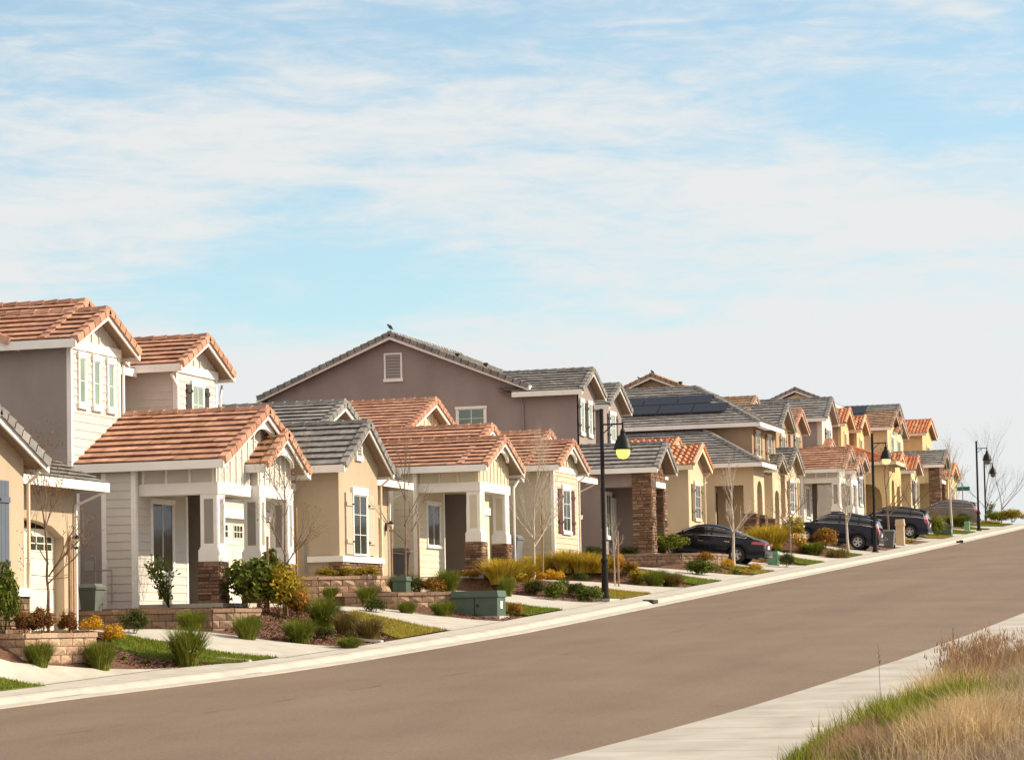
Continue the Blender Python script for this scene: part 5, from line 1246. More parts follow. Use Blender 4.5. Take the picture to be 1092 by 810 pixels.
verge('straw_grass','blade_straw','tangled pale straw grass in the middle of the near verge, bottom right',
  [(27.6,3.35,1.6,.6,4600,.2,.5,.010,.9),(31.0,3.60,1.3,.4,3200,.2,.52,.010,.85),(35.5,4.75,1.6,.5,3000,.2,.5,.010,.8),(33,5.2,1.8,.45,1300,.12,.4,.010,.9),(27,3.35,1.8,.6,2200,.2,.5,.010,.9)])
verge('rust_grass','blade_rust','tall rusty brown dead grass stems at the back of the near verge, bottom right',
  [(38.2,4.70,1.7,.4,1300,.35,.75,.010,.35),(41.2,4.45,1.7,.45,900,.3,.62,.010,.4),(30.6,4.95,1.6,.45,2600,.12,.36,.010,.8),(28.5,4.45,1.6,.6,2600,.12,.38,.010,.8),(36.5,4.55,2.0,.5,1400,.2,.5,.010,.6),(47,4.65,3,.5,1300,.12,.4,.011,.6)])
verge('ash_grass','blade_ash','matted grey-brown dry grass at the right edge of the near verge',
  [(34.5,3.50,2.0,.6,4200,.15,.42,.011,.95),(38,3.85,2.5,.6,2600,.15,.42,.011,.9),(26.6,3.65,2.4,.7,3000,.12,.34,.010,1.),(30,2.95,2.6,.8,2200,.15,.42,.011,.95),(24,2.55,2.5,.9,1800,.12,.34,.010,1.)])
for s,t,h in ((36.4,5.75,.95),(43.2,5.6,.8)):
    m=MB(); z=gright(s,t); m.tube((s,t,z),(s+.03,t+.02,z+h),.006,.003,5)
    for k in range(14): a=random.uniform(0,6.28); zz=z+h*random.uniform(.7,1); m.tube((s+.02,t+.01,zz),(s+.02+math.cos(a)*.03,t+.01+math.sin(a)*.03,zz+.05),.004,.002,4)
    o=m.build('dry_stalk','blade_rust'); tag(o,('taller lone dead stalk, standing nearer on the edge of the wild verge' if h>.9 else 'smaller lone dead stalk beside the rusty stems, further up the verge'),'dry stalk','dead stalks on the verge')
# ================================================================== STREET LAMPS
def lamp(s,t,label,globe,h=5.8,z=None,body='metal_black'):
    z=gz(s,t) if z is None else z
    root=thing('street_lamp',(s,t,z),label,'street lamp','street lamps along the pavement')
    m=MB(); m.lathe([(.0,0),(.18,0),(.18,.07),(.13,.10),(.13,.16),(.11,.18),(.095,1.15),(.112,1.18),(.112,1.25),(.07,1.30)],(s,t,z-.02),14); po=m.build('base',body,root,smooth=False)
    m=MB(); m.lathe([(.068,1.25),(.060,h-.05),(.07,h-.04),(.07,h),(.0,h+.02)],(s,t,z),12); m.build('post',body,root)
    # the arm reaches over the road
    ar=.66; za=z+h-.47; m=MB(); m.tube((s,t,za),(s,t-ar,za),.026,.026,8); m.tube((s,t-.06,za-.26),(s,t-.34,za-.02),.016,.016,6); m.tube((s,t-ar,za+.04),(s,t-ar,za-.2),.03,.03,8); m.lathe([(.03,.10),(.0,.14)],(s,t-ar,za),8); m.build('arm',body,root)
    c=(s,t-ar,za-.18); m=MB(); m.lathe([(.05,.02),(.07,-.02),(.085,-.10),(.075,-.12),(.10,-.16),(.165,-.23),(.215,-.32),(.245,-.42),(.27,-.52),(.295,-.57),(.30,-.61),(.285,-.615),(.2,-.5),(.1,-.3),(0,-.25)],c,20); m.build('lamp_shade',body,root,smooth=True)
    g=MB(); g.lathe([(.20,-.55),(.215,-.64),(.21,-.72),(.17,-.82),(.09,-.88),(0,-.895)],c,18); g.build('globe',globe,root,smooth=True)
    return root
lamp(77.2,20.5,'nearest black street lamp with its yellow globe lit, in front of the mauve house','globe_lit')
lamp(127.4,20.2,'second black street lamp with a pale yellow globe, in front of the dark crossover','globe_pale')
lamp(170.5,20.3,'third black street lamp with an unlit globe, right of the grey-brown crossover','globe_off')
lamp(208,24.2,'farthest street lamp, small and dark, in front of the bare tree at the crest','globe_off',5.8,7.1)
m=MB(); m.box(76.6,78.0,20.2,20.75,gz(77.2,20.5)-.1,gz(77.2,20.5)+.03); o=m.build('lamp_footing','concrete'); tag(o,'pale concrete pad under the nearest black street lamp','footing')
# ================================================================== UTILITY BOXES, BINS, SIGN
def ubox(s,t,L,D,H,label,mat,z=None,name='utility_box',rz=0):
    """long side along t (facing -s), D along s"""
    z=gz(s,t) if z is None else z
    root=thing(name,(s,t,z),label,'utility box','utility boxes by the pavement')
    m=MB(); m.box(s-.08,s+D+.08,t-.08,t+L+.08,z-.2,z+.06); m.build('plinth','concrete',root)
    m=MB(); m.box(s,s+D,t,t+L,z+.05,z+H*.80); b=m.build('cabinet',mat,root)
    l=MB(); l.hexa([(s-.03,t-.03,z+H*.80),(s+D+.03,t-.03,z+H*.80),(s+D+.03,t+L+.03,z+H*.80),(s-.03,t+L+.03,z+H*.80),(s+.0,t+.0,z+H),(s+D-.0,t+.0,z+H),(s+D-.0,t+L,z+H),(s+.0,t+L,z+H)]); l.box(s-.035,s+D+.035,t-.035,t+L+.035,z+H*.76,z+H*.80); l.build('lid',mat,root)
    if L>1:
        g=MB(); g.box(s-.012,s+.002,t+L*.5-.012,t+L*.5+.012,z+.08,z+H*.75); g.box(s-.03,s+.0,t+L*.5-.12,t+L*.5-.06,z+H*.42,z+H*.52); g.build('door_seam','iron',b)
        g=MB(); g.box(s+D*.35,s+D*.6,t-.012,t+.0,z+H*.35,z+H*.62); g.build('label_plate','white_paint',b)
    return root
ubox(66.6,20.65,1.27,.75,.74,'long dark green utility box in front of the lower tan block wall','green_box',.36)
ubox(66.6,23.2,.38,.4,.5,'small dark green utility box beside the tan block walls, near the slim tree','green_box',1.03)
ubox(106.9,21.0,.42,.5,.62,'small pale green utility box behind the sedan','green_pale')
ubox(156.8,20.3,1.05,.6,.72,'far dark green utility box on the strip below the grey-brown crossover','green_box')
ubox(169.6,20.8,.3,.35,.62,'small pale green utility box just left of the third street lamp','green_pale',5.88)
ubox(138.0,20.35,.42,.38,1.42,'tall tan utility cabinet standing by the pavement behind the dark crossover','cabinet_tan',None,'utility_cabinet')
def bin_(s,t,label,mat,h=1.05,w=.62,d=.7,z=None,emblem=False):
    z=gz(s,t) if z is None else z
    root=thing('wheeled_bin',(s,t,z),label,'bin','wheeled bins')
    m=MB(); a=.08; m.hexa([(s+a,t+a,z+.04),(s+d-a,t+a,z+.04),(s+d-a,t+w-a,z+.04),(s+a,t+w-a,z+.04),(s,t,z+h*.88),(s+d,t,z+h*.88),(s+d,t+w,z+h*.88),(s,t+w,z+h*.88)]); m.box(s-.03,s+d+.03,t-.03,t+w+.03,z+h*.85,z+h*.90); b=m.build('tub',mat,root)
    m=MB(); m.hexa([(s-.04,t-.04,z+h*.90),(s+d+.04,t-.04,z+h*.90),(s+d+.04,t+w+.04,z+h*.90),(s-.04,t+w+.04,z+h*.90),(s+.06,t+.06,z+h),(s+d-.06,t+.06,z+h),(s+d-.06,t+w-.06,z+h),(s+.06,t+w-.06,z+h)]); m.build('lid',mat,root)
    for tt in (t+.03,t+w-.13):
        m=MB(); m.tube((s+d-.12,tt,z+.1),(s+d-.12,tt+.1,z+.1),.11,.11,10); m.build('wheel','rubber',root)
    m=MB(); m.tube((s+d+.06,t+.05,z+h*.92),(s+d+.06,t+w-.05,z+h*.92),.018,.018,6); m.build('handle',mat,root)
    if emblem:
        g=MB(); yc=t+w*.5; zc=z+h*.5; k=.085
        for i in range(3):
            a=2*math.pi*i/3+1.57; c,sn=math.cos(a),math.sin(a); x=s+.02
            P=[(x,yc+c*k-sn*.05,zc+sn*k+c*.05),(x,yc+c*k+sn*.05,zc+sn*k-c*.05),(x,yc+c*k*.4+sn*.05,zc+sn*k*.4-c*.05)]
            g.prism(P,(.03,0,0))
        g.build('emblem','white_paint',b)
    return root
bin_(55.5,26.95,'pale green wheeled bin between the arched garage and the two-storey beige house','bin_green',.92,.45,.5,z=.38)
bin_(77.0,26.75,'grey wheeled bin beside the porch wall of the cream house, behind the slim tree','bin_grey',1.1,.75,z=1.55)
bin_(86.0,25.9,'grey wheeled bin on the driveway between the cream house and the khaki sided cottage','bin_grey',1.1,.72,z=2.2)
bin_(134.6,20.35,'dark grey wheeled bin with a white emblem by the pavement, behind the dark crossover','bin_grey',.95,.85,.6,emblem=True)
root=thing('street_sign',(200,24.95,6.9),'green street name sign on a slim pole at the crest','street sign')
m=MB(); m.tube((200,24.95,6.9),(200,24.95,10.5),.04,.04,8); m.build('pole','metal_grey',root)
m=MB(); m.box(199.98,200.02,24.4,25.5,9.98,10.28); m.build('name_plate','sign_green',root)
m=MB(); m.box(199.6,200.4,24.93,24.97,10.32,10.56); m.build('cross_plate','sign_green',root)
for s,lab in ((76.9,'small dark storm drain slot in the kerb before the nearest street lamp'),(146.5,'small dark clod in the gutter below the far green utility box')):
    l=lerp_tab(LE,s); z=zr(s); m=MB()
    if s<100: m.box(s-.3,s+.3,l+.40,l+.62,z-.11,z+.012); m.box(s-.35,s+.35,l+.6,l+.72,z-.05,z+.02)
    else:
        for k in range(5): m.box(s+random.uniform(-.2,.2),s+random.uniform(.25,.4),l-.1+k*.05,l+.05+k*.05,z-.15,z-.02+random.uniform(0,.08))
    tag(m.build('storm_drain' if s<100 else 'dirt_clod','iron'),lab,'drain' if s<100 else 'clod')
def bird(s,t,z,label,rz=0,sc_=1.):
    m=MB(); 
    prof=[(0,-.17),(.02,-.16),(.03,-.10),(.065,-.03),(.075,.04),(.055,.10),(.035,.13),(.045,.165),(.035,.195),(.012,.21),(.006,.24),(0,.245)]
    m.lathe(prof,(0,0,0),10,'x')
    V=[Matrix.Rotation(R(-38),4,'Y')@Vector(v) for v in m.v]; V=[Matrix.Rotation(rz,4,'Z')@v for v in V]
    m.v=[tuple(v*sc_+Vector((s,t,z+.16*sc_))) for v in V]
    m.tube((s-.01,t-.02,z+.09),(s-.01,t-.02,z-.02),.008,.008,4); m.tube((s-.01,t+.02,z+.09),(s-.01,t+.02,z-.02),.008,.008,4)
    o=m.build('bird','bird',None,(s,t,z),smooth=True); o.location=(s,t,z); tag(o,label,'bird','birds on the ridges')
bird(100.25,35.4,12.27,'small dark bird perched on the peak of the big mauve gable',1.2,1.)
bird(142.7,34.85,14.18,'small dark bird on the very tip of the distant brown gable',1.,1.)
bird(142.7,35.6,13.86,'small dark bird left of the tip on the distant brown gable',2.,.9)
# ================================================================== CARS
def car(label,loc,rz,paint,kind,name):
    root=thing(name,loc,label,'car','parked cars',rz); O=(0,0,0)
    if kind=='sedan':
        L=4.95;Wd=1.86; xa,xb=-1.38,1.46; wr=.335
        top=[(-2.46,.70),(-2.40,.93),(-2.2,1.02),(-1.75,1.06),(-1.2,1.02),(-.4,.97),(.6,.94),(1.0,.96),(1.3,.93),(1.8,.87),(2.2,.76),(2.40,.62),(2.48,.50)]
        roof=[(-2.0,1.03),(-1.7,1.12),(-1.25,1.27),(-.8,1.40),(-.3,1.47),(.15,1.46),(.5,1.38),(.85,1.20),(1.2,.99)]
        gl=(-1.72,1.0)
    else:
        L=4.55;Wd=1.84; xa,xb=-1.28,1.36; wr=.36
        top=[(-2.27,.62),(-2.22,.95),(-2.12,1.12),(-1.8,1.14),(-1.0,1.10),(.2,1.05),(.95,1.07),(1.3,1.05),(1.75,.98),(2.05,.86),(2.22,.68),(2.28,.52)]
        roof=[(-2.16,1.14),(-2.02,1.38),(-1.85,1.58),(-1.5,1.645),(-.8,1.68),(-.1,1.67),(.3,1.60),(.75,1.36),(1.15,1.08)]
        gl=(-1.95,.95)
    T=lambda x: lerp_tab(top,x)
    hw=lambda x: Wd/2*(1-.16*max(0,(abs(x)-L*.30)/(L*.2))**2.0)
    m=MB(); xs=[-L/2+.005+ (L-.01)*i/96 for i in range(97)]
    def ring(x):
        zb=.22+.10*max(0,(abs(x)-L*.40)/(L*.1)); R_=wr+.055
        for c in (xa,xb):
            if abs(x-c)<R_: zb=max(zb,wr+math.sqrt(max(0,R_*R_-(x-c)**2))-.01)
        zt=T(x); w=hw(x); zb=min(zb,zt-.06); z1=max(zb+.02,min(zt-.04,.48)); z2=max(z1+.015,zt-.20); z2=min(z2,zt-.03)
        return [(w*.93,zb),(w*.985,(zb*2+z1)/3),(w*.995,z1),(w,max(z1+.005,(z1+z2)/2)),(w*.985,z2),(w*.93,zt-.035),(w*.80,zt-.004),(w*.45,zt+.012),(0,zt+.018)]
    rings=[ring(x) for x in xs]; n=len(rings[0])
    for sg in (1,-1):
        for i in range(96):
            for j in range(n-1):
                a=rings[i];b=rings[i+1]
                q=[(xs[i],sg*a[j][0],a[j][1]),(xs[i+1],sg*b[j][0],b[j][1]),(xs[i+1],sg*b[j+1][0],b[j+1][1]),(xs[i],sg*a[j+1][0],a[j+1][1])]
                m.face(q if sg<0 else q[::-1])
    for i in (0,96):
        pts=[(xs[i],y,z) for y,z in rings[i]]+[(xs[i],-y,z) for y,z in reversed(rings[i][:-1])]; m.face(pts)
    # underside
    m.box(-L/2+.2,L/2-.2,-Wd/2+.12,Wd/2-.12,.24,.5)
    body=m.build('body',paint,root,O)
    bm=bmesh_weld(body)
    # greenhouse
    RF=lambda x: lerp_tab(roof,x); x0,x1=roof[0][0],roof[-1][0]
    def gh(x):
        f=min(1,max(0,(RF(x)-T(x))/.45)); wb=hw(x)*.94; zt=RF(x); zb=T(x)-.05; wt=wb*(1-.20*f)
        return [(wb,zb),(wb+(wt-wb)*.45,zb+(zt-zb)*.5),(wt+.01,zb+(zt-zb)*.86),(wt*.90,zt-.012),(wt*.5,zt+.02*f),(0,zt+.028*f)]
    xs2=[x0+(x1-x0)*i/60 for i in range(61)]; m=MB()
    for sg in (1,-1):
        for i in range(60):
            a=gh(xs2[i]);b=gh(xs2[i+1])
            for j in range(5):
                q=[(xs2[i],sg*a[j][0],a[j][1]),(xs2[i+1],sg*b[j][0],b[j][1]),(xs2[i+1],sg*b[j+1][0],b[j+1][1]),(xs2[i],sg*a[j+1][0],a[j+1][1])]; m.face(q if sg<0 else q[::-1])
    g=m.build('roof_panel',paint,root,O); bmesh_weld(g)
    # side glass
    def side(xa_,xb_,v0,v1,sg,mm,off=.008):
        k=14
        def S(x,v):
            a=gh(x); zb,zt=a[0][1],a[2][1]; z=zb+(zt-zb)*v; 
            y=lerp_tab([(a[0][1],a[0][0]),(a[1][1],a[1][0]),(a[2][1],a[2][0])],z); return (x,sg*(y+off),z)
        for i in range(k):
            p=xa_+(xb_-xa_)*i/k;q=xa_+(xb_-xa_)*(i+1)/k
            def lim(x): return min(v1,max(v0,v1)) if RF(x)-T(x)>.12 else v0
            mm.face([S(p,v0),S(q,v0),S(q,lim(q)),S(p,lim(p))])
    v0=.24
    wins=[(-1.62,-1.28),(-1.22,-.32),(-.22,.86)] if kind=='sedan' else [(-1.86,-1.24),(-1.16,-.30),(-.20,.88)]
    for sg in (1,-1):
        for w in wins:
            mm=MB(); side(w[0],w[1],v0,.93,sg,mm); mm.build('side_window','car_glass',root,O)
        mm=MB(); pts=[]
        for i in range(24):
            x=gl[0]+(gl[1]-gl[0])*i/23; a=gh(x); pts.append((x,sg*(a[0][0]*.995+.012),a[0][1]+.235*(a[2][1]-a[0][1])))
        for p,q in zip(pts[:-1],pts[1:]): mm.tube(p,q,.015,.015,4,False)
        if kind!='sedan' or True:
            pt=[]
            for i in range(24):
                x=gl[0]+(gl[1]-gl[0])*i/23; a=gh(x); pt.append((x,sg*(a[2][0]+.012),a[2][1]-.02))
            for p,q in zip(pt[:-1],pt[1:]): mm.tube(p,q,.009,.009,4,False)
            mm.tube(pts[0],pt[0],.009,.009,4,False)
        mm.build('window_trim','chrome',root,O)
        for x in (-.95,.15):
            h=MB(); y=hw(x)*.99+.012; h.box(x-.12,x+.10,sg*y-.02,sg*y+.02,T(x)-.19,T(x)-.155); h.build('door_handle','chrome' if kind=='sedan' else paint,root,O)
        d=MB()
        for x in (-.26,.92,-1.15 if kind=='sedan' else -1.1):
            y=hw(x)+.001
            d.box(x-.006,x+.006,sg*y-.012,sg*y+.004,.34,T(x)-.06)
        d.build('door_gap','plastic_black',root,O)
        mr=MB(); x=.86; y=hw(x)+.10; mr.lathe([(0,-.1),(.07,-.08),(.085,0),(.06,.07),(0,.09)],(x,sg*y,T(x)+.12),10,'y'); mr.box(x-.03,x+.03,sg*(y-.16),sg*(y-.05),T(x)+.06,T(x)+.09); mr.build('mirror',paint,root,O,smooth=True)
        rk=MB(); 
        if kind!='sedan':
            pr=[(x,sg*(gh(x)[3][0]*.96),gh(x)[3][1]+.05) for x in (-1.55,-1.1,-.6,-.1,.2)]
            for p,q in zip(pr[:-1],pr[1:]): rk.tube(p,q,.018,.018,6)
            for p in (pr[0],pr[2],pr[-1]): rk.tube(p,(p[0],p[1],p[2]-.07),.016,.016,6)
            rk.build('roof_rail','plastic_black',root,O)
    # windscreens
    def scr(xa_,xb_,nm):
        mm=MB(); k=8
        for i in range(k):
            p=xa_+(xb_-xa_)*i/k;q=xa_+(xb_-xa_)*(i+1)/k
            A=gh(p);B=gh(q)
            for j in (3,4):
                for sg in (1,-1):
                    mm.face([(p,sg*A[j][0]*.97,A[j][1]+.010),(q,sg*B[j][0]*.97,B[j][1]+.010),(q,sg*B[j+1][0]*.97,B[j+1][1]+.010),(p,sg*A[j+1][0]*.97,A[j+1][1]+.010)])
        o=mm.build(nm,'car_glass',root,O)
    if kind=='sedan': scr(.38,1.08,'windscreen'); scr(-1.85,-.95,'rear_window')
    else:
        scr(.36,1.05,'windscreen')
        mm=MB(); A=gh(-2.13);B=gh(-1.93); 
        w0=A[0][0]*.80;w1=B[3][0]*.9
        mm.hexa([(-2.19,-w0,1.18),(-2.19,w0,1.18),(-2.15,w0,1.18),(-2.15,-w0,1.18),(-1.99,-w1,1.52),(-1.99,w1,1.52),(-1.93,w1,1.52),(-1.93,-w1,1.52)]); mm.build('rear_window','car_glass',root,O)
        sp=MB(); w=B[3][0]*.95; sp.hexa([(-2.08,-w,1.56),(-2.08,w,1.56),(-1.7,w,1.60),(-1.7,-w,1.60),(-2.10,-w*.95,1.60),(-2.10,w*.95,1.60),(-1.7,w,1.66),(-1.7,-w,1.66)]); sp.build('spoiler',paint,root,O)
    # lights, bumper, plate
    for sg in (1,-1):
        tl=MB(); 
        if kind=='sedan':
            for i in range(8):
                x=-L/2+.0+.065*i; x2=x+.065
                def Y(x,z): return sg*(hw(max(-L/2+.02,x))*.992+.012)
                tl.face([(x,Y(x,0),.80),(x2,Y(x2,0),.82),(x2,Y(x2,0),.93 if i<7 else .88),(x,Y(x,0),.92)])
            w=hw(-L/2+.03); tl.box(-L/2-.012,-L/2+.10,sg*w*1.0,sg*w*.55,.80,.92); tl.build('tail_light','tail_red',root,O)
        else:
            pts=[]
            for z,xo,xi in ((.86,-2.25,-1.96),(.98,-2.22,-1.90),(1.12,-2.15,-1.93),(1.26,-2.10,-1.99),(1.36,-2.05,-2.0)):
                pts.append((z,xo,xi))
            for (z0,a0,b0),(z1,a1,b1) in zip(pts[:-1],pts[1:]):
                y0=sg*(hw(a0)*(.99 if z0<1.1 else .93-.10*(z0-1.1)*3)+.03); y1=sg*(hw(a1)*(.99 if z1<1.1 else .93-.10*(z1-1.1)*3)+.03)
                tl.hexa([(a0-.03,y0,z0),(b0,y0,z0),(b0,y0-sg*.22,z0),(a0-.05,y0-sg*.2,z0),(a1-.03,y1,z1),(b1,y1,z1),(b1,y1-sg*.22,z1),(a1-.05,y1-sg*.2,z1)])
            tl.build('tail_light','tail_red',root,O)
            if True:
                cl=MB(); 
                for (z0,a0,b0),(z1,a1,b1) in zip(pts[2:-1],pts[3:]):
                    y0=sg*(hw(a0)*(.93-.10*(z0-1.1)*3)+.034); y1=sg*(hw(a1)*(.93-.10*(z1-1.1)*3)+.034)
                    cl.hexa([(a0-.034,y0,z0),(b0+.0,y0,z0),(b0,y0-sg*.18,z0),(a0-.055,y0-sg*.16,z0),(a1-.034,y1,z1),(b1,y1,z1),(b1,y1-sg*.18,z1),(a1-.055,y1-sg*.16,z1)])
                cl.build('reversing_lens','tail_clear',root,O)
        hl=MB(); x=L/2; hl.box(x-.30,x-.06,sg*hw(x-.15)*.99,sg*hw(x-.15)*.6,.62,.74); hl.build('headlight','lamp_glass',root,O)
    bp=MB(); bp.box(-L/2-.045,-L/2+.25,-Wd/2*.84,Wd/2*.84,.36,.58); bp.build('rear_bumper',paint if kind=='sedan' else 'plastic_black',root,O)
    bp=MB(); bp.box(-L/2-.055,-L/2-.03,-Wd/2*.80,Wd/2*.80,.36,.40); bp.box(-L/2-.02,-L/2+.02,-.42,.42,.84 if kind=='sedan' else .93,.875 if kind=='sedan' else .965); bp.build('chrome_strip','chrome',root,O)
    pl=MB(); pz=.66 if kind=='sedan' else .74; pl.box(-L/2-.03,-L/2+.02,-.16,.16,pz,pz+.15); pl.build('number_plate','plate',root,O)
    fb=MB(); fb.box(L/2-.2,L/2+.03,-Wd/2*.8,Wd/2*.8,.28,.50); fb.build('front_bumper','plastic_black',root,O)
    for x in (xa,xb):
        for sg in (1,-1):
            yo=sg*(Wd/2-.015); yi=sg*(Wd/2-.23); t=MB()
            pr=[(wr*.62,yo-sg*.02),(wr*.66,yo),(wr*.93,yo),(wr,yo-sg*.03),(wr,yi+sg*.03),(wr*.9,yi)]
            t.lathe([(r,y) for r,y in pr],(x,0,wr),28,'y'); w=t.build('wheel','rubber',root,O,smooth=True)
            r=MB(); r.lathe([(wr*.66,yo-sg*.03),(wr*.63,yo-sg*.004),(wr*.56,yo-sg*.025),(wr*.55,yo-sg*.07)],(x,0,wr),28,'y')
            for k in range(5):
                for dd in (-.13,.13):
                    a=2*math.pi*k/5+dd*.6; a2=2*math.pi*k/5+dd*1.5
                    p=[(x+math.sin(a)*wr*.10-math.cos(a)*.022,yo-sg*.03,wr+math.cos(a)*wr*.10+math.sin(a)*.022),(x+math.sin(a)*wr*.10+math.cos(a)*.022,yo-sg*.03,wr+math.cos(a)*wr*.10-math.sin(a)*.022),(x+math.sin(a2)*wr*.58+math.cos(a2)*.02,yo-sg*.012,wr+math.cos(a2)*wr*.58-math.sin(a2)*.02),(x+math.sin(a2)*wr*.58-math.cos(a2)*.02,yo-sg*.012,wr+math.cos(a2)*wr*.58+math.sin(a2)*.02)]
                    r.prism(p,(0,-sg*.035,0))
            r.lathe([(0,yo-sg*.005),(wr*.14,yo-sg*.01),(wr*.15,yo-sg*.04)],(x,0,wr),12,'y'); r.build('rim','alloy',w,O)
            b=MB(); b.lathe([(0,yo-sg*.10),(wr*.60,yo-sg*.10)],(x,0,wr),16,'y'); b.build('brake_disc','plastic_black',w,O)
    wl=MB(); wl.box(xa-wr-.05,xa+wr+.05,-Wd/2+.26,Wd/2-.26,.24,.78); wl.box(xb-wr-.05,xb+wr+.05,-Wd/2+.26,Wd/2-.26,.24,.78); wl.build('wheel_well','plastic_black',root,O)
    return root
def bmesh_weld(o):
    import bmesh
    b=bmesh.new(); b.from_mesh(o.data); bmesh.ops.remove_doubles(b,verts=b.verts,dist=.002); bmesh.ops.recalc_face_normals(b,faces=b.faces); b.to_mesh(o.data); b.free()
    o.data.polygons.foreach_set('use_smooth',[True]*len(o.data.polygons))
    try: o.data.set_sharp_from_angle(angle=R(38))
    except Exception: pass
def park(s,t,label,paint,kind,name,dz=0.):
    """rear axle at (s,t), nose towards the garage"""
    xa,xb=(-1.38,1.46) if kind=='sedan' else (-1.28,1.36)
    z0=gz(s,t)+.02; z1=gz(s,t+xb-xa)+.02; pitch=math.atan2(z1-z0,xb-xa)
    o=car(label,(0,0,0),0,paint,kind,name)
    o.matrix_world=Matrix.Translation((s,t,z0+dz))@Matrix.Rotation(R(90),4,'Z')@Matrix.Rotation(-pitch,4,'Y')@Matrix.Translation((-xa,0,0))
    return o
park(104.9,22.15,'dark navy sedan parked nose-in on the driveway right of the stone pier house','paint_navy','sedan','sedan')
park(129.2,21.25,'dark blue crossover parked nose-in behind the bushes, nearest of the two dark crossovers','paint_midnight','suv','crossover')
park(149.3,21.6,'dark blue crossover with a red tail lamp parked behind the tall tan cabinet','paint_midnight','suv','crossover')
park(178.0,22.2,'grey-brown crossover parked at the crest, farthest car','paint_taupe','suv','crossover')
# ================================================================== SKY, SUN, CAMERA
SUN=Vector((.30,-.78,.55)).normalized()
el=math.asin(SUN.z); az=math.atan2(SUN.x,SUN.y)
w=bpy.data.worlds.new('World'); sc.world=w; w.use_nodes=True; N=w.node_tree.nodes; L=w.node_tree.links
bg=N['Background']; sk=N.new('ShaderNodeTexSky'); sk.sky_type='NISHITA'; sk.sun_disc=False; sk.sun_elevation=el; sk.sun_rotation=az
sk.air_density=1.; sk.dust_density=.6; sk.ozone_density=1.5
tc=N.new('ShaderNodeTexCoord')
def vm(op,a,b=None):
    n=N.new('ShaderNodeVectorMath'); n.operation=op; L.new(a,n.inputs[0])
    if b is not None: n.inputs[1].default_value=b
    return n.outputs[0]
def noise(v,scale,detail,rough=.55,dist=0.):
    n=N.new('ShaderNodeTexNoise'); n.inputs['Scale'].default_value=scale; n.inputs['Detail'].default_value=detail; n.inputs['Roughness'].default_value=rough; n.inputs['Distortion'].default_value=dist; L.new(v,n.inputs['Vector']); return n.outputs['Fac']
def mrange(v,a,b,c=0.,d=1.):
    n=N.new('ShaderNodeMapRange'); n.interpolation_type='SMOOTHSTEP'; n.inputs['From Min'].default_value=a; n.inputs['From Max'].default_value=b; n.inputs['To Min'].default_value=c; n.inputs['To Max'].default_value=d; L.new(v,n.inputs['Value']); return n.outputs['Result']
def math_(op,a,b):
    n=N.new('ShaderNodeMath'); n.operation=op; n.use_clamp=False
    for i,x in enumerate((a,b)):
        if isinstance(x,(int,float)): n.inputs[i].default_value=x
        else: L.new(x,n.inputs[i])
    return n.outputs[0]
d=tc.outputs['Generated']
sepn=N.new('ShaderNodeSeparateXYZ'); L.new(d,sepn.inputs[0]); Z=sepn.outputs['Z']
v1=vm('MULTIPLY',d,(4.,4.,22.)); v2=vm('MULTIPLY',d,(11.,11.,62.)); v3=vm('MULTIPLY',d,(34.,34.,150.))
n1=noise(v1,1.,5,.55,.6); n2=noise(v2,1.,6,.6,.8); n3=noise(v3,1.,5,.65,.6)
mix=math_('ADD',math_('MULTIPLY',n1,.42),math_('ADD',math_('MULTIPLY',n2,.36),math_('MULTIPLY',n3,.26)))
low=math_('ADD',mrange(Z,.13,.25,.04,-.06),mrange(Z,.095,.125,.13,0.))     # thicker veil near the horizon
hd=vm('SUBTRACT',vm('NORMALIZE',d),(.920,.373,.138)); hs=vm('MULTIPLY',hd,(1.,1.,3.4)); hl=N.new('ShaderNodeVectorMath'); hl.operation='LENGTH'; L.new(hs,hl.inputs[0])
hole=math_('ADD',mrange(hl.outputs['Value'],.02,.13,-.14,0.),0.)   # a clear blue gap low in the cloud sheet
cov=mrange(math_('ADD',math_('ADD',mix,low),hole),.40,.64,.20,1.)
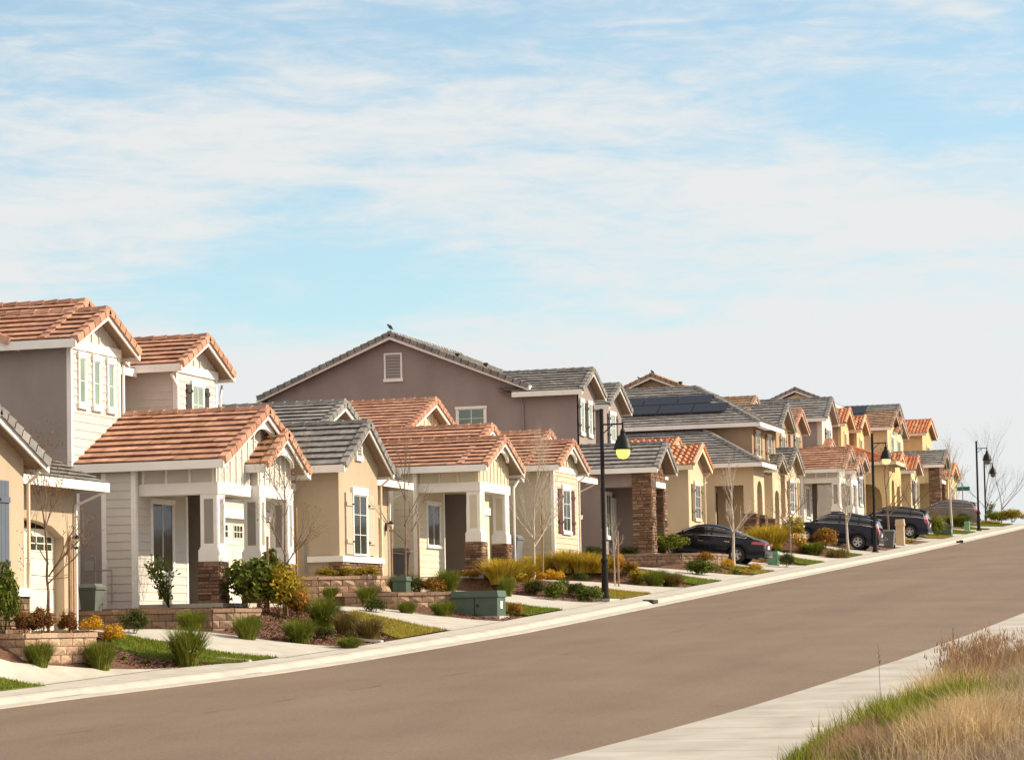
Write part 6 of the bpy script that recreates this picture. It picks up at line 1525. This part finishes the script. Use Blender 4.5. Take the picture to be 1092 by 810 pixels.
back=mrange(sepn.outputs['X'],-.30,.25,.92,0.)    # unseen warm glow added to the sky behind the viewer, fills shaded walls
back_fill=N.new('ShaderNodeMixRGB'); L.new(back,back_fill.inputs[0]); back_fill.inputs[2].default_value=(6.0,5.4,4.85,1)
cl=N.new('ShaderNodeMixRGB'); L.new(cov,cl.inputs[0]); 
tint=N.new('ShaderNodeMixRGB'); tint.blend_type='MULTIPLY'; tint.inputs[0].default_value=1.; L.new(sk.outputs[0],tint.inputs[1]); tint.inputs[2].default_value=(.90,1.06,1.0,1)
L.new(tint.outputs[0],cl.inputs[1]); cl.inputs[2].default_value=(4.66,4.78,4.77,1)
L.new(cl.outputs[0],back_fill.inputs[1]); L.new(back_fill.outputs[0],bg.inputs['Color']); bg.inputs['Strength'].default_value=.13
sd_=bpy.data.lights.new('sun','SUN'); sd_.energy=5.0; sd_.angle=R(.6); sd_.color=(1.,.845,.62); so=bpy.data.objects.new('sun',sd_); COL.objects.link(so); so.rotation_euler=(-SUN).to_track_quat('-Z','Y').to_euler(); so.location=(60,-30,60)
f=2800.;th=math.atan(848/2800.);ph=R(3.5);rho=R(1.1)
F0=Vector((math.cos(th),math.sin(th),0));R0=Vector((math.sin(th),-math.cos(th),0));U0=Vector((0,0,1))
F=F0*math.cos(ph)+U0*math.sin(ph);U1=U0*math.cos(ph)-F0*math.sin(ph)
Rt=R0*math.cos(rho)-U1*math.sin(rho);Up=U1*math.cos(rho)+R0*math.sin(rho)
cd=bpy.data.cameras.new('camera'); cam=bpy.data.objects.new('camera',cd); COL.objects.link(cam)
M3=Matrix((Rt,Up,-F)).transposed(); cam.matrix_world=M3.to_4x4()
cd.sensor_fit='HORIZONTAL'; cd.sensor_width=36; cd.lens=f/1092*36; cyp=673-f*math.tan(ph); cd.shift_y=(cyp-405)/1092; cd.clip_start=.5; cd.clip_end=20000
sc.camera=cam
vs=sc.view_settings; vs.view_transform='Standard'; vs.look='None'; vs.exposure=.44; vs.gamma=1.
for o in bpy.data.objects:
    if '_o' in o: del o['_o']
